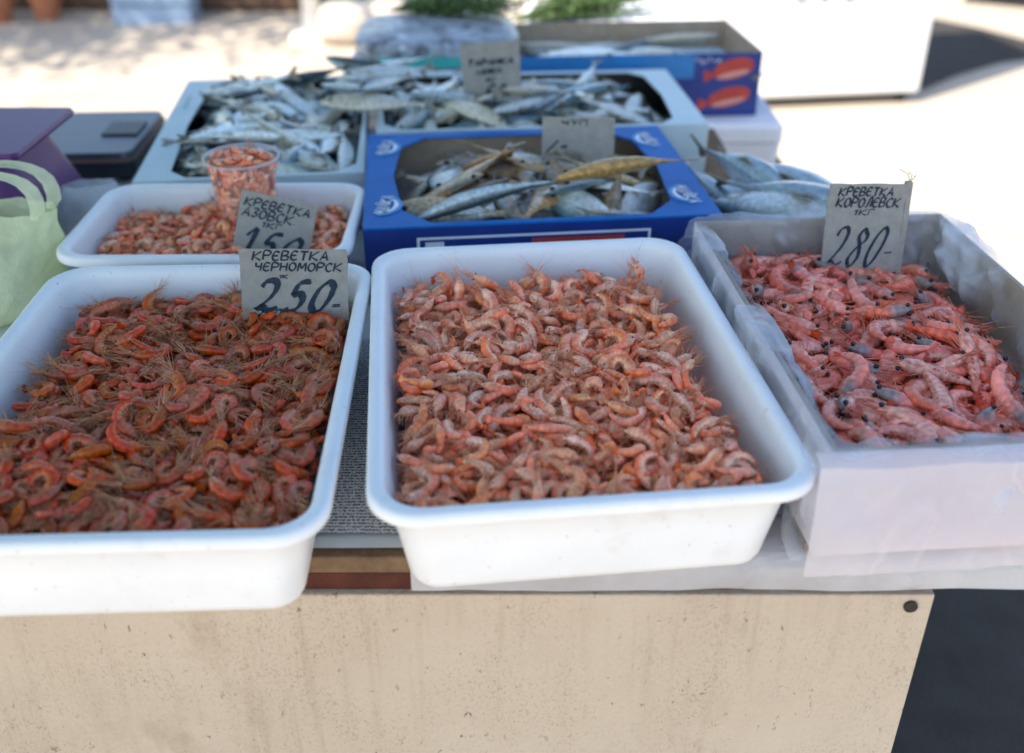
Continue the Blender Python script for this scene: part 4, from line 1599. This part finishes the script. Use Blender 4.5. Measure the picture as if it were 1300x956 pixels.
# ------------------------------------------------------------------ behind the table: low stand, foam boxes, printed carton, packs, herbs
stand = empty('low_stand', (0.1, 2.62, 0))
tag(stand, 'low dark wooden stand behind the market table', 'stand')
MB().box(-0.75, 0.56, -.32, .32, .635, .665).build('stand_top', 'crate_dark', stand)
for sx in (-.7, .51):
    for sy in (-.28, .28):
        MB().box(sx - .025, sx + .025, sy - .025, sy + .025, 0, .634).build('leg', 'crate_dark', stand)


def foam_box(x0, x1, y0, y1, z0, z1, label):
    root = empty('foam_box', ((x0 + x1) / 2, (y0 + y1) / 2, z0))
    tag(root, label, 'foam box')
    w, d, h = x1 - x0, y1 - y0, z1 - z0
    MB().loft([rrect(w - .01, d - .01, .02, 0), rrect(w, d, .025, h * .55)], cap0=True, cap1=True).build('box_body', 'foam', root)
    MB().loft([rrect(w + .004, d + .004, .025, h * .55 + .003), rrect(w + .004, d + .004, .025, h - .012), rrect(w - .02, d - .02, .02, h)], cap0=True, cap1=True).build('lid', 'foam', root)


foam_box(0.02, 0.645, 2.335, 2.86, .666, .772, 'low white foam box carrying the blue carton printed with red fish')
foam_box(-0.40, -0.02, 2.34, 2.86, .666, .885, 'tall white foam box under the grey and green fish pack')
RB = dict(w=0.60, d=0.33, h=0.150, loc=(0.275, 2.545, .773), yaw=R(4.5))
rb = empty('printed_carton', RB['loc'], RB['yaw'])
tag(rb, 'open blue carton printed with two red fish standing on a foam box', 'box')
w, d, h = RB['w'], RB['d'], RB['h']
MB().box(-w / 2, w / 2, -d / 2, d / 2, 0, .004).build('base', 'card_brown', rb)
for k, args in enumerate(((-w / 2, w / 2, -d / 2, -d / 2 + .004), (-w / 2, w / 2, d / 2 - .004, d / 2), (-w / 2, -w / 2 + .004, -d / 2 + .0045, d / 2 - .0045), (w / 2 - .004, w / 2, -d / 2 + .0045, d / 2 - .0045))):
    hh = h + (.004 if k == 1 else 0)
    MB().box(*args, .0045, hh).build('side_panel', 'card_brown', rb)
for args in ((-w / 2, w / 2, -d / 2 - .002, -d / 2 - .0005), (-w / 2 - .002, -w / 2 - .0005, -d / 2, d / 2), (w / 2 + .0005, w / 2 + .002, -d / 2, d / 2)):
    MB().box(*args, .0005, h + .001).build('printed_face', 'card_blue_dark', rb)
MB().box(-w / 2, w / 2 - .16, -d / 2 - .0034, -d / 2 - .0022, h * .62, h).build('blue_band', 'card_blue_sky', rb)


def fish_print(cx_, cz_, L_, hgt, m, belly):
    pts = []
    for i in range(25):
        a = math.pi * i / 24
        pts.append((math.cos(a) * .5, math.sin(a) ** .8 * .5))
    for i in range(1, 24):
        a = math.pi * i / 24
        pts.append((-math.cos(a) * .5, -math.sin(a) ** .8 * .42))
    yv = -d / 2 - .0026
    V = [(cx_ + x * L_ + z * .0, yv, cz_ + z * hgt + x * L_ * .18) for x, z in pts]
    V += [(cx_ - .42 * L_, yv, cz_ - .12 * L_), (cx_ - .75 * L_, yv, cz_ + .0 * L_), (cx_ - .72 * L_, yv, cz_ - .32 * L_)]
    nn = len(pts)
    MB().add(V, [tuple(range(nn))[::-1], (nn, nn + 2, nn + 1)]).build('fish_print', m, rb)
    Vb = [(cx_ + x * L_ * .8, yv - .0006, cz_ - hgt * .22 + z * hgt * .30 + x * L_ * .16) for x, z in pts]
    MB().add(Vb, [tuple(range(nn))[::-1]]).build('fish_print', belly, rb)


fish_print(w / 2 - .065, .112, .095, .052, 'print_red', 'print_pink')
fish_print(w / 2 - .07, .045, .10, .050, 'print_red', 'print_pink')
pw = write('/=/-=', 0, 0, .018, .003, width=.07)
pw.v = [(w / 2 - .165 + x, -d / 2 - .0030, .125 + y) for x, y, z in pw.v]
pw.build('lettering', 'print_white', rb)
g_pale = [fish_geo(800 + i, 0.30, .17, b, .5) for i, b in enumerate((.1, -.1, 0))]
bed, fr = fish_fill(RB, g_pale, ['fish_silver'], 'pale_fish', lambda X, Y: .125 + .0 * X, 20, 'long pale fish lying in the blue carton printed with red fish', 'pale fish in the printed carton', .5, .12, margin=.008)
bed_obj(bed, fr, 'ice_blue', 'bluish ice layer in the carton printed with red fish', 'crushed_ice')

# pack of wrapped fish and herbs
def lump(name, m, w, d, h, loc, yaw, seed, amp, fs, label, cat, n=26, flat=0.6, group=None):
    V, F = [], []
    for j in range(n + 1):
        for i in range(n * 2):
            a = math.pi * j / n - math.pi / 2
            b = 2 * math.pi * i / (n * 2)
            cz_, sz_ = max(0.0, math.cos(a)), math.sin(a)
            x = math.copysign(abs(math.cos(b)) ** flat, math.cos(b)) * cz_ ** flat
            y = math.copysign(abs(math.sin(b)) ** flat, math.sin(b)) * cz_ ** flat
            z = math.copysign(abs(sz_) ** .8, sz_)
            k = 1 + amp * (nz(x + seed, y, z, fs) + .5 * nz(x + seed, y, z, fs * 2.3))
            zz = h / 2 * z * k + h / 2
            V.append((w / 2 * x * k, d / 2 * y * k, max(zz, 0.0)))
    W = n * 2
    for j in range(n):
        for i in range(W):
            F.append((j * W + i, j * W + (i + 1) % W, (j + 1) * W + (i + 1) % W, (j + 1) * W + i))
    o = MB().add(V, F).build(name, m, smooth=True, loc=loc, rot=(0, 0, yaw))
    tag(o, label, cat, group)
    return o


pk = lump('fish_pack', 'pack_print', .40, .40, .065, (-.19, 2.60, .886), R(3), 3, .06, 2.2, 'grey and violet film-wrapped fish pack on the tall foam box', 'pack')
e_ = MB().box(-.195, .16, -.212, -.198, .004, .026)
e_.build('green_edge', 'print_teal', pk)


def herbs(loc, w, d, h, n, seed, label):
    r = random.Random(seed)
    root = empty('herb_bunch', loc, R(r.uniform(-20, 20)))
    tag(root, label, 'herbs', 'bunches of green herbs')
    st, lf = MB(), MB()
    for k in range(n):
        x0, y0 = r.uniform(-w / 2, -w / 4), r.uniform(-d / 2, d / 2) * .5
        x1, y1, z1 = r.uniform(-w / 4, w / 2), r.uniform(-d / 2, d / 2), r.uniform(.01, h)
        st.tube([(x0, y0, .008), ((x0 + x1) / 2, (y0 + y1) / 2, .01 + z1 * .6), (x1, y1, z1)], .0016, 3)
        for q in range(14):
            t = r.uniform(.35, 1.05)
            c = Vector((x0 + (x1 - x0) * t, y0 + (y1 - y0) * t, max(.006, z1 * t))) + Vector((r.gauss(0, .014), r.gauss(0, .014), abs(r.gauss(0, .008))))
            u = Vector((r.gauss(0, 1), r.gauss(0, 1), r.gauss(0, .6))).normalized() * r.uniform(.006, .013)
            v_ = u.cross(Vector((r.gauss(0, 1), r.gauss(0, 1), r.gauss(0, 1)))).normalized() * r.uniform(.003, .006)
            lf.add([c - u, c + v_, c + u, c - v_], [(0, 1, 2, 3)])
    st.build('stems', 'stem_green', root)
    lf.build('leaves', 'greens', root)


herbs((-.14, 2.70, .945), .36, .14, .05, 80, 1, 'dark green herb bunch lying on the wrapped fish pack')
foam_box(.04, .60, 2.88, 3.2, .666, .88, 'white foam box with herbs on it behind the printed carton')
struct_stand = empty('low_stand', (0.3, 3.04, 0))
tag(struct_stand, 'second low dark stand carrying the herb-topped foam box', 'stand')
MB().box(-.35, .33, -.17, .17, .62, .665).build('stand_top', 'crate_dark', struct_stand)
for sx in (-.3, .28):
    for sy in (-.13, .13):
        MB().box(sx - .02, sx + .02, sy - .02, sy + .02, 0, .619).build('leg', 'crate_dark', struct_stand)
herbs((.22, 2.98, .881), .46, .16, .07, 90, 2, 'loose green herb bunch on the foam box behind the printed carton')

# ------------------------------------------------------------------ left side: purple container, scale, bags
pu = empty('purple_container', (-.90, 1.61, TZ + .004))
tag(pu, 'purple plastic container with a flat overhanging lid at the table side', 'container')
MB().loft([rrect(.30, .26, .05, 0), rrect(.295, .255, .05, .06), rrect(.25, .215, .04, .12), rrect(.215, .18, .03, .165), rrect(.21, .175, .03, .18)], cap0=True, cap1=True).build('body', 'purple_plastic', pu, smooth=True)
MB().loft([rrect(.28, .24, .012, .1805), rrect(.285, .245, .012, .186), rrect(.28, .24, .012, .192)], cap0=True, cap1=True).build('lid', 'purple_plastic', pu)

sc = empty('kitchen_scale', (-.835, 1.99, TZ + .004), R(3))
tag(sc, 'flat grey weighing scale with a dark display beside the pale fish carton', 'scale')
MB().loft([rrect(.19, .26, .02, .012), rrect(.20, .27, .02, .02), rrect(.20, .27, .02, .045)], cap0=True, cap1=True).build('body', 'scale_dark', sc)
MB().loft([rrect(.205, .275, .02, .046), rrect(.205, .275, .02, .052)], cap0=True, cap1=True).build('rim', 'scale_brown', sc)
MB().loft([rrect(.20, .27, .02, .053), rrect(.195, .265, .02, .064)], cap0=True, cap1=True).build('platform', 'scale_grey', sc)
MB().box(.015, .085, -.03, .05, .0645, .068).build('display', 'scale_dark', sc)
for sx in (-.07, .07):
    for sy in (-.1, .1):
        MB().loft([circ(.012, 0, 12), circ(.012, .0118, 12)], cap0=True, cap1=True).build('foot', 'black_plastic', sc, loc=(sx, sy, 0))


def carrier_bag(name, m, w, d, h, loc, yaw, label, handles=True, seed=0.0, hx=0.0):
    root = empty(name, loc, yaw)
    tag(root, label, 'bag')
    rings = []
    n = 56
    for (z, f, g_) in ((0, .62, .62), (.01, .86, .86), (.06, 1.0, 1.0), (.18, 1.03, 1.03), (.34, .98, .98), (.5, .88, .84), (.64, .74, .62), (.76, .62, .42), (.86, .54, .3)):
        ring = []
        for k in range(n):
            a = 2 * math.pi * k / n
            fold = 1 + (.05 + .10 * z) * nz(math.cos(a) * 2 + seed, math.sin(a) * 2, z * 1.5, 1.7) + .05 * nz(math.cos(a) * 2 + seed, math.sin(a) * 2, z * 2, 4.5)
            ring.append((w / 2 * f * math.cos(a) * fold + hx * max(0, z - .3) / .56, d / 2 * g_ * math.sin(a) * fold, h * z + .02 * h * nz(math.cos(a), math.sin(a) + seed, z, 3) * (z > .1)))
        rings.append(ring)
    MB().loft(rings, cap0=True).build('bag_body', m, root, smooth=True)
    if handles:
        for sy in (-1, 1):
            ring_path = []
            for i in range(13):
                a = math.pi * i / 12
                ring_path.append(Vector((hx + w * .22 * math.cos(a), sy * d * .10 + .01 * math.sin(a * 3), h * .84 + h * .34 * math.sin(a))))
            V = []
            for i, p_ in enumerate(ring_path):
                wd = .020 - .008 * math.sin(math.pi * i / 12)
                V += [p_ + Vector((0, -wd, .004)), p_ + Vector((0, 0, -.004)), p_ + Vector((0, wd, .003))]
            F = []
            for i in range(12):
                F += [(i * 3, i * 3 + 1, i * 3 + 4, i * 3 + 3), (i * 3 + 1, i * 3 + 2, i * 3 + 5, i * 3 + 4)]
            MB().add(V, F).build('handle', m, root, smooth=True)
    return root


carrier_bag('carrier_bag', 'film_green', .26, .22, .185, (-.805, 1.37, TZ + .004), R(-8), 'pale yellow green carrier bag with loop handles beside the small tray', hx=.085)
lump('greens_bundle', 'dark_greens', .15, .12, .06, (-.80, 1.37, TZ + .008), R(-28), 9, .12, 2.0, 'dark green bundle inside the pale green carrier bag', 'vegetables')
carrier_bag('carrier_bag', 'film_bag', .15, .13, .12, (-.705, 1.60, TZ + .004), R(15), 'crumpled white plastic bag between the green bag and the fish carton', False, 4.0)

# ------------------------------------------------------------------ background
fz = empty('upright_freezer', (1.45, 5.36, 0), R(8))
tag(fz, 'white upright freezer cabinet standing on the sunlit pavement', 'freezer')
MB().box(-.56, .56, -.36, .36, .06, 1.55).build('body', 'freezer_white', fz, bevel=.012)
MB().box(-.565, .565, -.365, .365, 1.553, 1.62).build('top', 'freezer_grey', fz, bevel=.008)
MB().box(-.50, .50, -.372, -.3605, .62, 1.48).build('door', 'freezer_white', fz, bevel=.004)
MB().box(.42, .44, -.40, -.3725, .85, 1.2).build('handle', 'freezer_grey', fz, bevel=.004)
for sx in (-.5, .5):
    for sy in (-.3, .3):
        MB().loft([circ(.025, 0, 14), circ(.025, .059, 14)], cap0=True, cap1=True).build('foot', 'black_plastic', fz, loc=(sx, sy, 0))
w_ = write('=/=-=/', 0, 0, .07, .02, width=.36)
w_.v = [(-.16 + x, -.3615, .50 + y) for x, y, z in w_.v]
w_.build('lettering', 'ink', fz)
f2 = empty('display_counter', (.66, 5.27, 0), R(8))
tag(f2, 'light grey counter cabinet butted against the white freezer', 'counter')
MB().box(-.27, .27, -.33, .33, .05, 1.0).build('body', 'freezer_grey', f2, bevel=.006)
MB().box(-.29, .28, -.35, .35, 1.002, 1.04).build('counter_top', 'freezer_white', f2, bevel=.004)
MB().box(-.25, .25, -.30, .30, 0, .049).build('plinth', 'black_plastic', f2)
# dark patch that paints the freezer's cast shadow onto the ground
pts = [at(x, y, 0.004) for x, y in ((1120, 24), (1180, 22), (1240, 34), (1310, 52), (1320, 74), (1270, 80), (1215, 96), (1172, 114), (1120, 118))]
struct(MB().add([tuple(p) for p in pts], [tuple(range(len(pts)))[::-1]]).build('painted_shadow', 'shade_ground'))

cr = empty('dark_corner_crate', (3.86, 7.62, 0), R(-30))  # crate added to fill the dark far corner
tag(cr, 'dark plastic crate added in the far corner beyond the painted shadow', 'crate')
MB().box(-.5, .5, -.35, .35, 0, .03).build('base', 'black_plastic', cr)
for k in range(4):
    z0 = .035 + k * .16
    for args in ((-.5, .5, -.35, -.32), (-.5, .5, .32, .35), (-.5, -.47, -.318, .318), (.47, .5, -.318, .318)):
        MB().box(*args, z0, z0 + .135).build('slat', 'black_plastic', cr)
for sx in (-.455, .455):
    for sy in (-.305, .305):
        MB().box(sx - .014, sx + .014, sy - .014, sy + .014, .031, .66).build('corner_post', 'black_plastic', cr)

po = empty('tent_post', (-1.24, 6.45, 0))
tag(po, 'white round tent post with a small blue sign on the pavement', 'post')
MB().loft([circ(.14, 0, 24), circ(.14, .03, 24), circ(.06, .05, 24)], cap0=True, cap1=True).build('foot_plate', 'white_paint', po, smooth=False)
MB().loft([circ(.055, .0502, 24), circ(.055, 2.6, 24)], cap0=True, cap1=True).build('pole', 'white_paint', po, smooth=True)
MB().box(.06, .20, -.06, -.045, .30, .50).build('sign', 'sign_blue', po)

bn = empty('wooden_counter', (-2.9, 7.28, 0), R(-2))
tag(bn, 'dark brown plank-fronted counter at the far edge of the pavement', 'counter')
for k in range(9):
    MB().box(-1.5 + k * .34, -1.5 + k * .34 + .33, -.02, .02, .03, .85).build('plank', 'brown_wood', bn, bevel=.004)
MB().box(-1.56, 1.6, -.06, .55, .852, .89).build('counter_top', 'brown_wood', bn)
for sx in (-1.48, 1.5):
    MB().box(sx - .04, sx + .04, .40, .48, 0, .85).build('leg', 'brown_wood', bn)
MB().box(-1.5, 1.55, .025, .06, 0, .4).build('base_rail', 'brown_wood', bn)
for i, (px_, py_, s_) in enumerate(((-3.42, 6.92, 1.0), (-3.12, 7.02, .8))):
    pot = MB().loft([circ(.09 * s_, 0, 20), circ(.13 * s_, .2 * s_, 20), circ(.145 * s_, .2 * s_, 20), circ(.145 * s_, .24 * s_, 20), circ(.12 * s_, .24 * s_, 20), circ(.10 * s_, .2 * s_, 20)], cap0=True, cap1=True)
    o = pot.build('flower_pot', 'terracotta', loc=(px_, py_, 0), smooth=False)
    tag(o, ['larger terracotta pot standing before the brown counter', 'smaller terracotta pot standing before the brown counter'][i], 'pot', 'terracotta pots')
pc_ = empty('blue_crate', (-2.38, 7.02, 0), R(4))
tag(pc_, 'pale blue plastic crate standing before the brown counter', 'crate')
MB().box(-.25, .25, -.16, .16, 0, .02).build('base', 'crate_paleblue', pc_)
for k in range(2):
    for args in ((-.25, .25, -.16, -.14), (-.25, .25, .14, .16), (-.25, -.23, -.139, .139), (.23, .25, -.139, .139)):
        MB().box(*args, .021 + k * .11, .021 + k * .11 + .09).build('slat', 'crate_paleblue', pc_)
for sx in (-.215, .215):
    for sy in (-.127, .127):
        MB().box(sx - .012, sx + .012, sy - .012, sy + .012, .0205, .222).build('corner_post', 'crate_paleblue', pc_)
for i, (sx_, sy_, s_) in enumerate(((-1.02, 6.35, 1.0), (-.80, 6.6, .85))):
    lump('sack', 'sack', .34 * s_, .26 * s_, .24 * s_, (sx_, sy_, 0), R(20 * i), 13 + i * 5, .10, 1.8,
         ['full cream sack standing beside the tent post', 'smaller cream sack behind the full one by the tent post'][i], 'sack', flat=.8)

# shade tree: crown outside the picture, its dappled shadow falls on the pavement
tree = empty('shade_tree', (-5.5, 6.0, 0))
tag(tree, 'broad leafy tree whose dappled shade falls on the pavement', 'tree')
tr = MB()
tr.tube([(0, 0, 0), (.03, .02, .8), (-.02, .05, 1.7), (.05, 0, 2.4)], [.19, .15, .13, .11], 12)
rr_ = random.Random(5)
limbs = []
for k in range(9):
    a = 2 * math.pi * k / 9 + rr_.uniform(-.2, .2)
    e1 = Vector((math.cos(a) * rr_.uniform(1.0, 2.0), math.sin(a) * rr_.uniform(1.0, 1.9), rr_.uniform(3.0, 4.4)))
    tr.tube([(.03, .02, 1.9 + .05 * k), e1 * .5 + Vector((0, 0, 1.0)), e1], [.06, .04, .012], 6)
    limbs.append(e1)
tr.build('trunk', 'bark', tree, smooth=True)
lf = MB()
for k in range(7500):
    e1 = rr_.choice(limbs)
    t = rr_.uniform(.45, 1.15)
    c = Vector((e1.x * t, e1.y * t, 2.4 + (e1.z - 2.4) * t)) + Vector((rr_.gauss(0, .33), rr_.gauss(0, .33), rr_.gauss(0, .28)))
    u = Vector((rr_.gauss(0, 1), rr_.gauss(0, 1), rr_.gauss(0, .7))).normalized() * rr_.uniform(.05, .09)
    v_ = u.cross(Vector((rr_.gauss(0, 1), rr_.gauss(0, 1), rr_.gauss(0, 1)))).normalized() * rr_.uniform(.025, .045)
    lf.add([c - u, c + v_, c + u, c - v_], [(0, 1, 2, 3)])
lf.build('crown', 'leaf', tree)

# unseen parasol, added to keep the sun off the stall
pa = empty('added_parasol', (-1.71, 0.66, 0))
tag(pa, 'unseen square pale blue parasol added to shade the stall', 'parasol')
MB().loft([circ(.30, 0, 24), circ(.30, .06, 24), circ(.05, .09, 24)], cap0=True, cap1=True).build('base', 'dark_metal', pa)
MB().loft([circ(.024, .091, 16), circ(.024, 2.95, 16)], cap0=True, cap1=True).build('pole', 'white_paint', pa, smooth=True)
hw, hd = 1.58, 1.42
cs = [(-hw, -hd, 2.42), (hw, -hd, 2.42), (hw, hd, 2.42), (-hw, hd, 2.42)]
can = MB()
apex = (0, 0, 3.0)
for k in range(4):
    a, b = Vector(cs[k]), Vector(cs[(k + 1) % 4])
    can.add([a, b, apex], [(0, 1, 2)])
    can.add([a, b, b - Vector((0, 0, .16)), a - Vector((0, 0, .16))], [(0, 3, 2, 1)])
can.build('canopy', 'shade_cloth', pa)
for k in range(4):
    MB().tube([(0, 0, 2.93), Vector(cs[k]) * .98 + Vector((0, 0, -.02))], .009, 6).build('rib', 'white_paint', pa)
